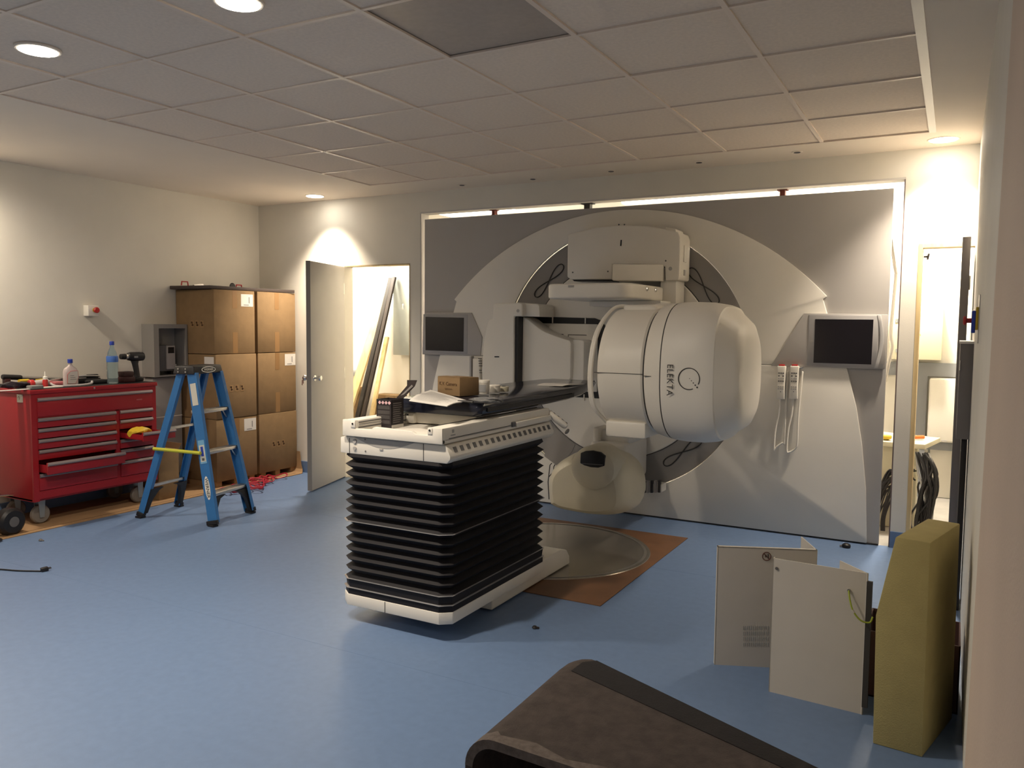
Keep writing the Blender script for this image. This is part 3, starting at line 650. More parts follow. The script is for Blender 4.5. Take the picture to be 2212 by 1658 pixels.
# couch keypad at far right corner
KP0, KP1 = pY(1183, 890, -1.31), pY(1223, 921, -1.25)
g = G(); R_ = []
kax = (KP1-KP0).normalized(); kn = kax.cross(Vector((0, 0, 1))).normalized(); ku = kn.cross(kax).normalized()
for k, (t_, s1) in enumerate(((-.05, .5), (.0, .85), (.1, 1), (.5, 1.05), (.88, 1), (.97, .85), (1.02, .5))):
    c = KP0.lerp(KP1, t_)
    R_.append([c+kn*math.cos(a)*.034*s1+ku*math.sin(a)*.020*s1 for a in [2*math.pi*i/20 for i in range(20)]])
kp = g.loft(R_).build('couch_keypad', OFFW, cou)
for k in range(8):
    t_ = .12+.11*k; c = KP0.lerp(KP1, t_)+kn*.012*(1 if k % 2 else -1)+ku*.0195
    G().bar(c-kax*.006, c+kax*.006, .010, .003, up=ku).build('keypad_button', DGREY, kp)
cap = KP1+Vector((.004, -.004, -.012)); G().lathe([(.016, 0), (.018, .006), (.012, .012)], cap-Vector((0, 0, .012)), 14, (.5, .4, -.5)).build('keypad_cap', DGREY, kp)

# ------------------------------------------------------------------ things on the couch
TZ = 1.076
# black carton with open flap
c0 = pZ(846, 925, .940)
bx = thing('product_carton', (c0.x-.03, c0.y+.03, .938), 'black printed product carton with its lid flap raised on the couch tray', 'carton')
X0, X1, Y0c, Y1c, Z0, Z1 = c0.x-.094, c0.x, c0.y, c0.y+.098, .939, 1.082
g = G().box(X0, Y0c, Z0, X1, Y0c+.002, Z1).box(X0, Y1c-.002, Z0, X1, Y1c, Z1).box(X0, Y0c, Z0, X0+.002, Y1c, Z1).box(X1-.002, Y0c, Z0, X1, Y1c, Z1).box(X0, Y0c, Z0, X1, Y1c, Z0+.002)
body = g.build('carton_body', mat('carton_black', (.022, .018, .020), .4), bx)
G().box(X1, Y0c+.0, Z0, X1+.0008, Y1c, Z0+.016).build('grey_foot_band', mat('band_grey', (.55, .52, .47), .5), bx)
for k in range(4):
    c = Vector((X0+.02+k*.020, Y0c-.0006, Z1-.016)); r = .0095
    G().prism([(c.x-r, c.y, c.z), (c.x, c.y, c.z-r), (c.x+r, c.y, c.z), (c.x, c.y, c.z+r)], (0, .0008, 0)).build('hazard_mark', mat('mark_pink', (.65, .42, .45), .6), bx)
for k in range(4): G().box(X0+.008, Y0c-.0006, Z0+.022+k*.024, X1-.012, Y0c+.0004, Z0+.040+k*.024).build('print_block', mat('print_grey', (.055, .05, .05), .6), bx)
for k in range(10): G().box(X1-.0004, Y0c+.012, Z0+.026+k*.0105, X1+.0006, Y1c-.012-random.uniform(0, .02), Z0+.0315+k*.0105).build('print_line', mat('print_line', (.12, .11, .11), .6), bx)
lid = [Vector((X1-.052, Y0c+.04, Z1)), Vector((X1, Y1c-.02, Z1)), Vector((X1+.035, Y1c+.02, Z1+.065)), Vector((X1-.02, Y0c+.075, Z1+.075))]
lid = [Vector((X0+.05, Y1c, Z1)), Vector((X1, Y1c, Z1)), Vector((X1+.045, Y1c+.035, Z1+.062)), Vector((X0+.090, Y1c+.035, Z1+.062))]
G().prism(lid, (.0015, -.0015, .0015)).build('lid_flap', mat('carton_black2', (.035, .028, .027), .85, spec=.15), bx)
G().prism([lid[3], lid[2], lid[2]+Vector((.004, .014, .030)), lid[3]+Vector((-.010, .014, .028))], (.0015, -.0015, 0)).build('tuck_flap', mat('carton_black2', (.035, .028, .027), .85, spec=.15), bx)
G().prism([lid[0]+Vector((.018, .008, .008)), lid[0]+Vector((.026, .008, .004)), lid[2]+Vector((-.004, -.008, -.002)), lid[2]+Vector((-.010, -.008, .006))], (0, -.004, .002)).build('lid_strip', mat('strip_grey', (.20, .185, .18), .8), bx)

# papers
def sheet(name, pts, th, mt, label, cat, lines=0, group=None, n=14):
    a, b, c, d = [Vector(p) for p in pts]
    t = thing(name, tuple((a+b+c+d)/4), label, cat, group)
    rings = []
    for i in range(n+1):
        s_ = i/n; lift = Vector((0, 0, .018*math.sin(math.pi*s_*.9)*(1-s_)))
        l = a.lerp(d, s_)+lift; r = b.lerp(c, s_)+lift*.6
        rings.append([l, r, r+Vector((0, 0, th)), l+Vector((0, 0, th))])
    G().loft(rings).build('pages', mt, t)
    for k in range(lines):
        s_ = .08+.84*k/lines; lift = Vector((0, 0, .018*math.sin(math.pi*s_*.9)*(1-s_)+th+.0005))
        l = a.lerp(d, s_)+lift; r = b.lerp(c, s_)+Vector((0, 0, (lift.z-th-.0005)*.6+th+.0005))
        p, q_ = l.lerp(r, .08), l.lerp(r, .08+random.uniform(.5, .84)); w_ = (d-a).normalized()*.0016
        G().add([p-w_, q_-w_, q_+w_, p+w_], [(0, 1, 2, 3)]).build('text_line', PAPERINK, t)
    return t
a = pZ(884, 866, 1.083); b = pZ(966, 878, TZ+.003); c = pZ(1012, 867, TZ+.002); d = pZ(930, 843, 1.098)
sheet('paper_sheets', (a, b, c, d), .004, PAPER, 'curled stack of printed white paper hanging over the couch end beside the carton', 'paper', 26)
a = pZ(1160, 832, 1.085); b = pZ(1215, 834, 1.085); c = pZ(1262, 829, 1.088); d = pZ(1205, 829, 1.088)
sheet('paper_sheets', (a, b, c, d), .002, PAPER, 'loose white paper on the table top near the treatment head', 'paper', 0)
# brown box
bz = TZ+.0015
A = pZ(993, 856, bz); 
t = thing('cardboard_box', (A.x-.05, A.y+.06, bz), 'small brown cardboard box with handwriting on the couch table top', 'box')
e1 = Vector((-.165, .035, 0)); e2 = Vector((.042, .125, 0)); base = [A, A+e1, A+e1+e2, A+e2]
G().prism(base, (0, 0, .098)).build('box_body', CARD, t, bevel=.002)
G().prism([A+e1*.02+Vector((0, 0, .0985)), A+e1*.98+Vector((0, 0, .0985)), A+e1*.98+e2*.48+Vector((0, 0, .0985)), A+e1*.02+e2*.48+Vector((0, 0, .0985))], (0, 0, .0025)).build('top_flap', CARD, t)
nf = e1.normalized().cross(Vector((0, 0, 1)));
if nf.y > 0: nf = -nf
text('handwriting', 'K.V. Camera', .026, A+e1*.52+nf*.0005+Vector((0, 0, .062)), -e1, (0, 0, 1), INK, t)
G().tube([A+e1*(.66-.03*k)+nf*.0006+Vector((0, 0, .034+.006*((-1)**k)*(1-.04*k))) for k in range(12)], .0011, 5).build('handwriting', INK, t)
# tubs
def tub(px, py, r, h, name, label, mt, lid=True, lidmt=None):
    c = pZ(px, py, bz+.006); t = thing(name, (c.x, c.y, c.z), label, 'container')
    G().lathe([(r*.9, 0), (r*.94, .003), (r, h*.78), (r, h*.8)], c, 28).build('body', mt, t)
    if lid: G().lathe([(r*1.04, h*.78), (r*1.05, h*.80), (r*1.05, h*.97), (r*1.02, h), (r*.9, h)], c, 28).build('lid', lidmt or OFFW, t)
    return t, c
t, c = tub(1044, 850, .034, .075, 'plastic_tub', 'white plastic tub with lid beside the small brown box', OFFW)
a_ = [(c.x+.0348*math.cos(a), c.y+.0348*math.sin(a)) for a in [math.radians(-115+80*i/8) for i in range(9)]]
G().add([(x, y, c.z+.012) for x, y in a_]+[(x, y, c.z+.052) for x, y in a_], [(i, i+1, i+10, i+9) for i in range(8)]).build('label_sheet', mat('label_grey', (.42, .42, .42), .6), t)
t, c = tub(1069, 847, .030, .042, 'plastic_jar', 'squat white jar next to the plastic tub', OFFW)
t, c = tub(1088, 845, .030, .035, 'tape_roll', 'roll of tan tape on the table top next to the squat jar', CREAM, lid=False)
G().lathe([(.010, .028), (.012, .030), (.012, .029)], c, 16).build('core', SEAM, t)
# crumpled clear bag and small dark bits
c = pZ(1050, 868, bz+.004); g = G(); rg = []
for i in range(6):
    th_ = i/5; rr = .055*math.sin(math.pi*(.15+.75*th_))
    rg.append([(c.x+rr*(1.2+.5*math.sin(3*a+i*2.1))*math.cos(a)*1.1, c.y+rr*(1+.4*math.sin(4*a+i))*math.sin(a), c.z+.026*th_) for a in [2*math.pi*k/20 for k in range(20)]])
g.loft(rg).build('plastic_bag', mat('bag_film', (.5, .5, .5), .15, trans=.7, ior=1.05), label='crumpled clear plastic bag in front of the tubs', cat='plastic bag')
c = pZ(1000, 870, bz+.002); G().tube([(c.x-.03, c.y, c.z+.006), (c.x, c.y+.01, c.z+.008), (c.x+.05, c.y+.012, c.z+.006)], .006, 8).build('hex_key', BLACK, label='short dark tool lying in front of the small brown box', cat='tool')
c = pZ(1075, 868, bz+.002); G().box(c.x-.02, c.y-.01, bz-.001, c.x+.025, c.y+.012, bz+.010).build('adapter', DGREY, bevel=.003, label='small dark adapter beside the clear plastic bag', cat='adapter')

# ------------------------------------------------------------------ red tool chest
FX, CY0, CY1, CZ0, CZ1, BXW = -1.25, -2.145, -1.15, .186, .945, -1.74
ch = thing('tool_chest', (-1.5, -1.65, 0), 'red steel rolling tool chest with chrome drawer pulls against the left wall', 'tool chest')
G().box(BXW, CY0, CZ0, FX-.02, CY0+.02, CZ1).build('side_panel', RED, ch, bevel=.004)
G().box(BXW, CY1-.02, CZ0, FX-.02, CY1, CZ1).build('side_panel', RED, ch, bevel=.004)
G().box(BXW, CY0, CZ0, BXW+.01, CY1, CZ1).build('back_panel', RED, ch)
fr = G()
for y0, y1, z0, z1 in ((CY0, CY0+.0399, CZ0, CZ1-.001), (CY1-.0399, CY1, CZ0, CZ1-.001), (CY0+.04, CY1-.04, CZ1-.03, CZ1-.001), (CY0+.04, CY1-.04, CZ0+.016, CZ0+.072), (-1.508, -1.477, CZ0+.073, .782), (CY0+.04, CY1-.04, .7755, .7845)): fr.box(FX-.0195, y0, z0, FX-.002, y1, z1)
fr.build('front_frame', RED, ch)
G().box(BXW, CY0, CZ0, FX-.02, CY1, CZ0+.015).build('bottom_panel', RED, ch)
G().box(BXW-.01, CY0-.01, CZ1, FX+.008, CY1+.01, CZ1+.03).build('lid_rim', RED, ch, bevel=.005)
G().box(BXW, CY0, CZ1+.028, FX, CY1, CZ1+.032).build('liner_mat', BLACK, ch)
def drawer(y0, y1, z0, z1, out, bright=False):
    f0 = FX+out
    g = G().box(f0-.012, y0, z0, f0+.004, y1, z1)
    dr = g.build('drawer', RED, ch, bevel=.002)
    g = G().box(FX-.40+out, y0+.012, z0+.008, f0-.012, y0+.016, z1-.02).box(FX-.40+out, y1-.016, z0+.008, f0-.012, y1-.012, z1-.02).box(FX-.40+out, y0+.012, z0+.006, f0-.012, y1-.012, z0+.010).box(FX-.40+out, y0+.012, z0+.006, FX-.396+out, y1-.012, z1-.02)
    g.build('drawer_tray', RED, dr)
    G().prism([(f0+.004, y0, z1-.024), (f0+.016, y0, z1-.020), (f0+.018, y0, z1-.012), (f0+.010, y0, z1+.002), (f0+.004, y0, z1+.002)], (0, y1-y0, 0)).build('pull', mat('pull_metal', (.26, .215, .215), .42, .35), dr)
    return dr
drawer(-2.105, -1.19, .785, .915, 0)
zr = [(.705, .772), (.630, .697), (.555, .622), (.480, .547)]
for z0, z1 in zr: drawer(-2.105, -1.51, z0, z1, 0)
drawer(-2.105, -1.51, .385, .468, .10)
drawer(-2.105, -1.51, .262, .378, 0)
for i, (z0, z1) in enumerate(zr): drawer(-1.475, -1.19, z0, z1, .27 if i == 2 else 0)
drawer(-1.475, -1.19, .385, .468, 0); drawer(-1.475, -1.19, .262, .378, 0)
G().box(FX+.004, -1.33, .842, FX+.006, -1.28, .852).build('badge_plate', mat('badge_red', (.42, .10, .10), .4), ch)
G().lathe([(.007, 0), (.007, .006)], (FX+.004, -1.68, .962), 12, (1, 0, 0)).build('lock', ALU, ch)
G().box(-1.40, CY0-.0112, .885, -1.345, CY0-.0005, .94).build('sticker', mat('sticker_cream', (.62, .58, .45), .6), ch)
G().tube([(-1.385, CY0-.0118, .915), (-1.376, CY0-.0118, .928), (-1.365, CY0-.0118, .918), (-1.372, CY0-.0118, .905)], .0012, 5).build('sticker_mark', INK, ch)
for k, (x, y) in enumerate(((-1.36, CY0+.10), (-1.36, CY1-.10), (-1.66, CY0+.10), (-1.66, CY1-.10))):
    fk = G().box(x-.03, y-.035, CZ0-.006, x+.03, y+.035, CZ0+.001)
    fk.prism([(x+.026, y-.025, CZ0-.004), (x+.026, y+.025, CZ0-.004), (x+.026, y+.016, .05), (x+.026, y-.016, .05)], (.003, 0, 0)).prism([(x-.026, y-.025, CZ0-.004), (x-.026, y+.025, CZ0-.004), (x-.026, y+.016, .05), (x-.026, y-.016, .05)], (-.003, 0, 0))
    cs = fk.build('caster_fork', STEEL, ch)
    G().lathe([(.02, -.021), (.058, -.021), (.066, -.012), (.066, .012), (.058, .021), (.02, .021)], (x, y, .0725), 28, (1, 0, 0)).build('caster_wheel', mat('caster_grey', (.20, .18, .16), .7), cs)
TOPZ = CZ1+.033
# things on the chest
def at_chest(px, py): return pZ(px, py, TOPZ)
def bottle(px, x, label, prof, mt, capmt, cap, extra=None, name='bottle'):
    pass
def place(px, x):       # point on the chest top at depth x under a pixel column
    d = ray(px, 800); s_ = (x-CAM.x)/d.x; p = CAM+d*s_; return Vector((x, p.y, TOPZ))
c = place(243, -1.37)
t = thing('water_bottle', c, 'clear plastic water bottle with blue cap on the red tool chest', 'bottle')
G().lathe([(.034, 0), (.040, .006), (.040, .03), (.037, .04), (.040, .05), (.040, .09), (.038, .10), (.041, .11), (.041, .17), (.039, .20), (.030, .24), (.016, .275), (.014, .29), (.014, .297)], c, 28).build('body', mat('water_clear', (.62, .78, .82), .06, trans=.9, ior=1.25), t)
G().lathe([(.0415, .165), (.0425, .17), (.0425, .205), (.0405, .21)], c, 28).build('label_band', mat('label_blue', (.06, .16, .50), .4), t)
G().lathe([(.017, .296), (.0175, .298), (.0175, .322), (.016, .325)], c, 20).build('cap', BLUEP, t)
c = place(152, -1.40)
t = thing('alcohol_bottle', c, 'white plastic bottle with red outlined label and blue cap on the red chest', 'bottle')
rg = []
for z, wx, wy in ((0, .020, .050), (.008, .026, .056), (.10, .026, .056), (.125, .022, .048), (.145, .013, .020), (.155, .012, .012), (.17, .012, .012)):
    rg.append([(c.x+wx*math.cos(a), c.y+wy*math.copysign(abs(math.sin(a))**.7, math.sin(a)), c.z+z) for a in [2*math.pi*i/28 for i in range(28)]])
G().loft(rg).build('body', mat('bottle_white', (.62, .52, .50), .3, trans=.15), t)
lb = [(c.x+.0275, c.y+y, c.z+z) for y, z in ((-.042, .018), (-.040, .085), (-.015, .108), (.040, .110), (.044, .06), (.020, .015))]
G().prism(lb, (.001, 0, 0)).build('label_sheet', mat('label_white', (.66, .62, .58), .6), t)
G().tube(lb, .0018, 6, closed=True).build('label_border', REDP, t)
for k in range(3): G().box(c.x+.0284, c.y-.02, c.z+.045+k*.014, c.x+.0292, c.y+.03-k*.01, c.z+.049+k*.014).build('label_line', PAPERINK, t)
G().lathe([(.017, .168), (.0175, .17), (.0175, .195), (.016, .197)], c, 20).build('cap', BLUEP, t)
c = place(97, -1.34)
t = thing('glue_bottle', c, 'small red and white dropper bottle on the chest corner', 'bottle')
G().lathe([(.016, 0), (.018, .003), (.018, .05), (.014, .062)], c, 20).build('body', REDP, t)
G().lathe([(.015, .06), (.015, .078), (.010, .082)], c, 18).build('collar', OFFW, t)
G().lathe([(.006, .08), (.004, .11), (.002, .118)], c, 12).build('nozzle', OFFW, t)
# cordless drill
c = place(293, -1.42)
t = thing('cordless_drill', c, 'black cordless drill standing on the red tool chest', 'drill')
G().box(c.x-.035, c.y-.04, c.z, c.x+.035, c.y+.05, c.z+.035).build('battery', BLACK, t, bevel=.008)
G().loft([[(c.x+wx*math.cos(a)*.018, c.y+oy+wy*math.sin(a)*.024, c.z+z) for a in [2*math.pi*i/16 for i in range(16)]] for z, wx, wy, oy in ((.03, 1, 1.1, .012), (.08, .95, .95, .008), (.14, 1, 1.1, -.004), (.165, 1.2, 1.4, -.006))]).build('grip', mat('drill_grip', (.03, .028, .028), .6), t)
G().lathe([(.02, .10), (.034, .095), (.037, .06), (.036, -.01), (.030, -.035), (.024, -.04)], (c.x, c.y-.03, c.z+.20), 22, (0, 1, -.02)).build('motor_body', BLACK, t)
G().lathe([(.024, -.06), (.022, -.035)], (c.x, c.y-.03, c.z+.20), 18, (0, 1, -.02)).build('gear_ring', ALU, t)
G().lathe([(.010, -.105), (.021, -.10), (.023, -.062)], (c.x, c.y-.03, c.z+.20), 18, (0, 1, -.02)).build('chuck', BLACK, t)
G().box(c.x+.034, c.y-.035, c.z+.19, c.x+.0375, c.y-.002, c.z+.205).build('side_badge', PAPERINK, t)
c = place(272, -1.40)
t = thing('battery_charger', c, 'dark red battery charger beside the cordless drill', 'charger')
G().box(c.x-.05, c.y-.05, c.z, c.x+.05, c.y+.05, c.z+.045).build('base', BATT, t, bevel=.01)
G().box(c.x-.04, c.y-.045, c.z+.045, c.x+.04, c.y+.045, c.z+.085).build('battery', mat('battery_brown', (.04, .014, .012), .5), t, bevel=.008)
# long torque wrench
a, b = place(4, -1.62), place(150, -1.62)
t = thing('torque_wrench', (a.x, a.y, TOPZ), 'long steel torque wrench with dark grip lying across the chest back', 'wrench')
az, bz2 = TOPZ+.075, TOPZ+.03
P = lambda s_: Vector((a.x, a.y+(b.y-a.y)*s_, az+(bz2-az)*s_))
G().tube([P(0), P(.02), P(.25), P(.27)], [.016, .019, .019, .016], 14).build('grip', BLACK, t)
G().tube([P(.27), P(.9)], .013, 12).build('shaft', ALU, t)
G().tube([P(.88), P(.9), P(1.08), P(1.1)], [.012, .017, .017, .012], 12).build('ratchet_head', mat('ratchet_dark', (.06, .058, .055), .35, .8), t)
G().box(a.x-.02, a.y+.01, TOPZ, a.x+.02, a.y+.05, TOPZ+.06).build('support_block', BATT, t, bevel=.004)
a, b = place(165, -1.60), place(210, -1.60)
t = thing('ratchet_wrench', (a.x, a.y, TOPZ), 'short black handled ratchet behind the blue capped bottles', 'wrench')
G().tube([a+Vector((0, 0, .05)), a.lerp(b, .45)+Vector((0, 0, .048))], .010, 10).build('shaft', ALU, t)
G().tube([a.lerp(b, .45)+Vector((0, 0, .048)), a.lerp(b, .5)+Vector((0, 0, .048)), b+Vector((0, 0, .046)), b+Vector((0, .006, .046))], [.010, .015, .016, .010], 12).build('grip', BLACK, t)
G().box(a.x-.04, a.y-.02, TOPZ, a.x+.03, b.y+.01, TOPZ+.034).build('socket_tray', BLACK, t, bevel=.006)
# wrapped black parts, screwdriver, cables
c = place(28, -1.38)
t = thing('wrapped_part', c, 'black plastic-wrapped bundle with silver glints on the chest top', 'bundle')
g = G(); rg = []
for i in range(9):
    s_ = i/8; rr = .030*(.6+.4*math.sin(math.pi*min(1, s_*1.1)))
    rg.append([(c.x+rr*(1+.25*math.sin(3*a+i))*math.cos(a), c.y-.09+.20*s_, c.z+.030+rr*(.85+.2*math.sin(2*a+i*1.7))*math.sin(a)*.9) for a in [2*math.pi*k/14 for k in range(14)]])
g.loft(rg).build('wrap', mat('wrap_black', (.02, .015, .02), .12), t)
G().lathe([(.026, 0), (.030, .005), (.030, .03), (.026, .034)], (c.x, c.y+.105, c.z+.030), 16, (0, 1, 0)).build('red_collar', REDP, t)
G().lathe([(.022, 0), (.025, .004), (.025, .10), (.02, .104)], (c.x, c.y+.14, c.z+.028), 16, (0, 1, .1)).build('tube_end', GREY, t)
c1, c2 = place(40, -1.50), place(95, -1.52)
t = thing('screwdriver', c1, 'yellow and black screwdriver lying on the chest top', 'screwdriver')
G().tube([c1+Vector((0, 0, .045)), c1.lerp(c2, .35)+Vector((0, 0, .045)), c1.lerp(c2, .4)+Vector((0, 0, .045))], [.014, .014, .010], 12).build('handle', YELLOW, t)
G().tube([c1.lerp(c2, .4)+Vector((0, 0, .045)), c1.lerp(c2, .62)+Vector((0, 0, .047))], .009, 10).build('collar', BLACK, t)
G().tube([c1.lerp(c2, .62)+Vector((0, 0, .047)), c2+Vector((0, 0, .05))], .0055, 8).build('shaft', YELLOW, t)
G().box(c1.x-.03, c1.y-.02, TOPZ, c1.x+.02, c2.y, TOPZ+.030).build('rest_pad', BLACK, t, bevel=.004)
a, b = place(92, -1.50), place(215, -1.52)
G().tube(spline([a+Vector((0, 0, .03)), a.lerp(b, .35)+Vector((0, 0, .05)), a.lerp(b, .7)+Vector((0, 0, .058)), b+Vector((0, 0, .05))], 6), .007, 8).build('grey_rod', ALU, label='thin bent grey rod resting behind the white bottle', cat='rod')
a = place(108, -1.33)
pts = spline([place(108, -1.33)+Vector((0, 0, .03)), place(120, -1.29)+Vector((0, 0, .012)), place(150, -1.275)+Vector((0, 0, .009)), place(180, -1.28)+Vector((0, 0, .009)), place(196, -1.31)+Vector((0, 0, .014)), place(198, -1.34)+Vector((0, 0, .026))], 8)
G().tube(pts, .0085, 8).build('grey_hose', mat('hose_grey', (.42, .39, .38), .5), label='short curved grey hose at the chest front edge', cat='hose')
a = place(92, -1.275); b = place(135, -1.27)
G().tube([a+Vector((0, 0, .007)), a.lerp(b, .55)+Vector((0, 0, .008)), b+Vector((0, 0, .007))], [.006, .0065, .004], 8).build('marker_pen', OFFW, label='white marker pen on the chest front edge', cat='pen')
a = place(76, -1.29); G().box(a.x-.04, a.y-.045, TOPZ, a.x+.03, a.y+.04, TOPZ+.026).build('sanding_block', mat('block_grey', (.19, .185, .18), .8), bevel=.006, label='grey block at the chest corner in front of the dropper bottle', cat='block')
a = place(30, -1.30); G().box(a.x-.02, a.y-.10, TOPZ, a.x+.02, a.y+.10, TOPZ+.004).build('paper_slip', PAPER, label='white paper strip on the near edge of the chest', cat='paper')
a = place(128, -1.46); G().box(a.x-.05, a.y-.06, TOPZ, a.x+.04, a.y+.05, TOPZ+.032).build('parts_bag', mat('bag_red', (.42, .12, .13), .25), bevel=.012, label='small red and clear parts bag behind the grey hose', cat='bag')
a = place(215, -1.44); G().box(a.x-.06, a.y-.09, TOPZ, a.x+.04, a.y+.06, TOPZ+.03).build('tool_pouch', BLACK, bevel=.012, label='black tool pouch next to the water bottle', cat='pouch')
# glove and tools in the open drawer
dz = .555+.012
g = G(); rg = []
cc = Vector((FX+.10, -1.38, dz))
for i in range(8):
    s_ = i/7; rr = .05*math.sin(math.pi*(.15+.7*s_))
    rg.append([(cc.x+rr*1.3*math.cos(a)*(1+.2*math.sin(2*a+i)), cc.y-.085+.17*s_, cc.z+.035+.022*math.sin(a)*(1+.3*math.sin(3*a+i))+.02*math.sin(math.pi*s_)) for a in [2*math.pi*k/14 for k in range(14)]])
g.loft(rg).build('work_glove', YELLOW, label='yellow work glove lying in the open drawer', cat='glove')

# ------------------------------------------------------------------ floor cardboard, cartons, wall boxes on the left
cf = thing('floor_cardboard', (-1.4, -1, 0), 'long sheet of brown cardboard laid on the floor along the left wall', 'cardboard sheet')
G().box(XL+.015, -2.75, .0008, -1.15, .38, .006).build('sheet', CARDD, cf)
fl = [[(XL+.02, .38+y, .001+z), (-1.15-.02*k, .38+y, .001+z), (-1.15-.02*k, .38+y-.004, .006+z), (XL+.02, .38+y-.004, .006+z)] for k, (y, z) in enumerate(((0, 0), (.03, .006), (.052, .03), (.058, .07), (.06, .20)))]
G().loft(fl).build('curled_end', CARDD, cf)
G().box(-1.205, -2.70, .006, -1.20, .35, .0068).build('crease', mat('crease_dark', (.12, .07, .035), .9), cf)
# cartons
def cmarks(t, o, right, up, s_=.012):
    r = Vector(right); u = Vector(up); n = r.cross(u).normalized()
    for k in (-1, 0, 1):
        c = Vector(o)+r*k*.062+n*.0008
        g = G().prism([c+r*x+u*z for x, z in ((-.019, -.03), (.019, -.03), (.019, .03), (-.019, .03))], n*.0003)
        g.build('carton_symbol', mat('ink_light', (.30, .18, .08), .85), t)
        for x, z, ww, hh in ((-.006, .012, .010, .008), (.004, -.010, .012, .006), (0, .0, .004, .02)): G().prism([c+n*.0004+r*(x+i*ww)+u*(z+j*hh) for i, j in ((-1, -1), (1, -1), (1, 1), (-1, 1))], n*.0003).build('symbol_detail', INK, t)
zc = [(.056, .606), (.610, 1.176), (1.181, 1.742)]
pos = {0: (-.538, -.075), 1: (-.045, .438)}
clabels = {(0, 0): 'bottom carton of the stack beside the ladder, shipping label on its seam', (0, 1): 'middle carton of the stack beside the ladder, handling symbols on its front', (0, 2): 'top carton of the stack beside the ladder, taped seam and white label in front', (1, 0): 'bottom carton of the stack in the room corner, handling symbols on its front', (1, 1): 'middle carton of the stack in the room corner, white label by its edge', (1, 2): 'top carton of the stack in the room corner, tape on front and no label'}
for col in (0, 1):
    for lv in (0, 1, 2):
        y0, y1 = pos[col]; z0, z1 = zc[lv]; jx = random.uniform(-.008, .008)
        x1 = -1.27+jx; x0 = x1-.485
        t = thing('moving_carton', ((x0+x1)/2, (y0+y1)/2, z0), clabels[(col, lv)], 'carton', 'brown cartons stacked in the corner')
        G().box(x0, y0, z0, x1, y1, z1).build('carton_body', CARD, t, bevel=.004)
        fx = Vector((x1, 0, 0)); ym = (y0+y1)/2
        tape = (lv == 2) or (lv == 0 and col == 0) or (lv == 1 and col == 1)
        if tape:
            G().box(x1-.001, ym-.028, z1-.16, x1+.0008, ym+.028, z1-.002).build('tape', TAPE, t)
            G().box(x1-.001, ym-.028, z0+.002, x1+.0008, ym+.028, z0+.19).build('tape', TAPE, t)
        lab = {(0, 2): (y1-.09, z1-.085), (1, 1): (y1-.075, z1-.07), (0, 0): (y1-.08, z1-.075)}.get((col, lv))
        if lab:
            G().box(x1-.001, lab[0]-.07, lab[1]-.055, x1+.0012, lab[0]+.07, lab[1]+.055).build('shipping_label', PAPER, t)
            G().box(x1+.001, lab[0]+.02, lab[1]-.025, x1+.0018, lab[0]+.03, lab[1]+.03).build('label_mark', PAPERINK, t); G().box(x1+.001, lab[0]-.04, lab[1]-.045, x1+.0018, lab[0]+.02, lab[1]-.038).build('label_mark', PAPERINK, t)
        if (col, lv) in ((0, 1), (1, 0)): cmarks(t, (x1, ym, (z0+z1)/2-.02), (0, 1, 0), (0, 0, 1))
        if (col, lv) == (0, 2): cmarks(t, ((x0+x1)/2+.03, y0, (z0+z1)/2-.02), (1, 0, 0), (0, 0, 1))
        if (col, lv) == (0, 1): G().box(x1-.14, y0-.0012, z1-.13, x1-.02, y0+.001, z1-.02).build('shipping_label', PAPER, t)
# pallet boards under the cartons
for y, od in ((-.50, 'sixth'), (-.30, 'fifth'), (-.12, 'fourth'), (.02, 'third'), (.2, 'second'), (.40, 'first')): G().box(-1.75, y-.03, .0065, -1.29, y+.03, .054).build('bearer_plank', CARDD, label='flat cardboard bearer under the carton stacks, %s from the room corner' % od, cat='bearer', group='bearers under the carton stacks')
# dark board on the cartons
t = thing('dark_board', (-1.5, -.05, 1.7455), 'thin dark bumper board with red clips lying on the carton stacks', 'board')
G().prism([(-1.76, -.60, 1.7455), (-1.30, -.56, 1.7455), (-1.30, .10, 1.7455), (-1.26, .42, 1.7455), (-1.60, .42, 1.752), (-1.76, .10, 1.7455)], (0, 0, .03)).build('board', mat('board_dark', (.055, .04, .035), .6), t, bevel=.004)
for px, py in ((399, 607), (516, 613)):
    c = pX(px, py, -1.56); c.z = 1.776
    G().tube([c+Vector((0, -.035, 0)), c+Vector((0, -.03, .032)), c+Vector((0, .03, .032)), c+Vector((0, .035, 0))], .006, 8).build('red_clip', REDP, t)
c = pX(502, 613, -1.56); c.z = 1.790; G().lathe([(.03, -.006), (.035, 0), (.03, .006)], c, 18, (1, 0, 0)).build('wheel', BLACK, t)
c = pX(428, 608, -1.56); c.z = 1.78; G().bar(c-Vector((0, .05, 0)), c+Vector((0, .05, .012)), .02, .012).build('clamp', ALU, t)
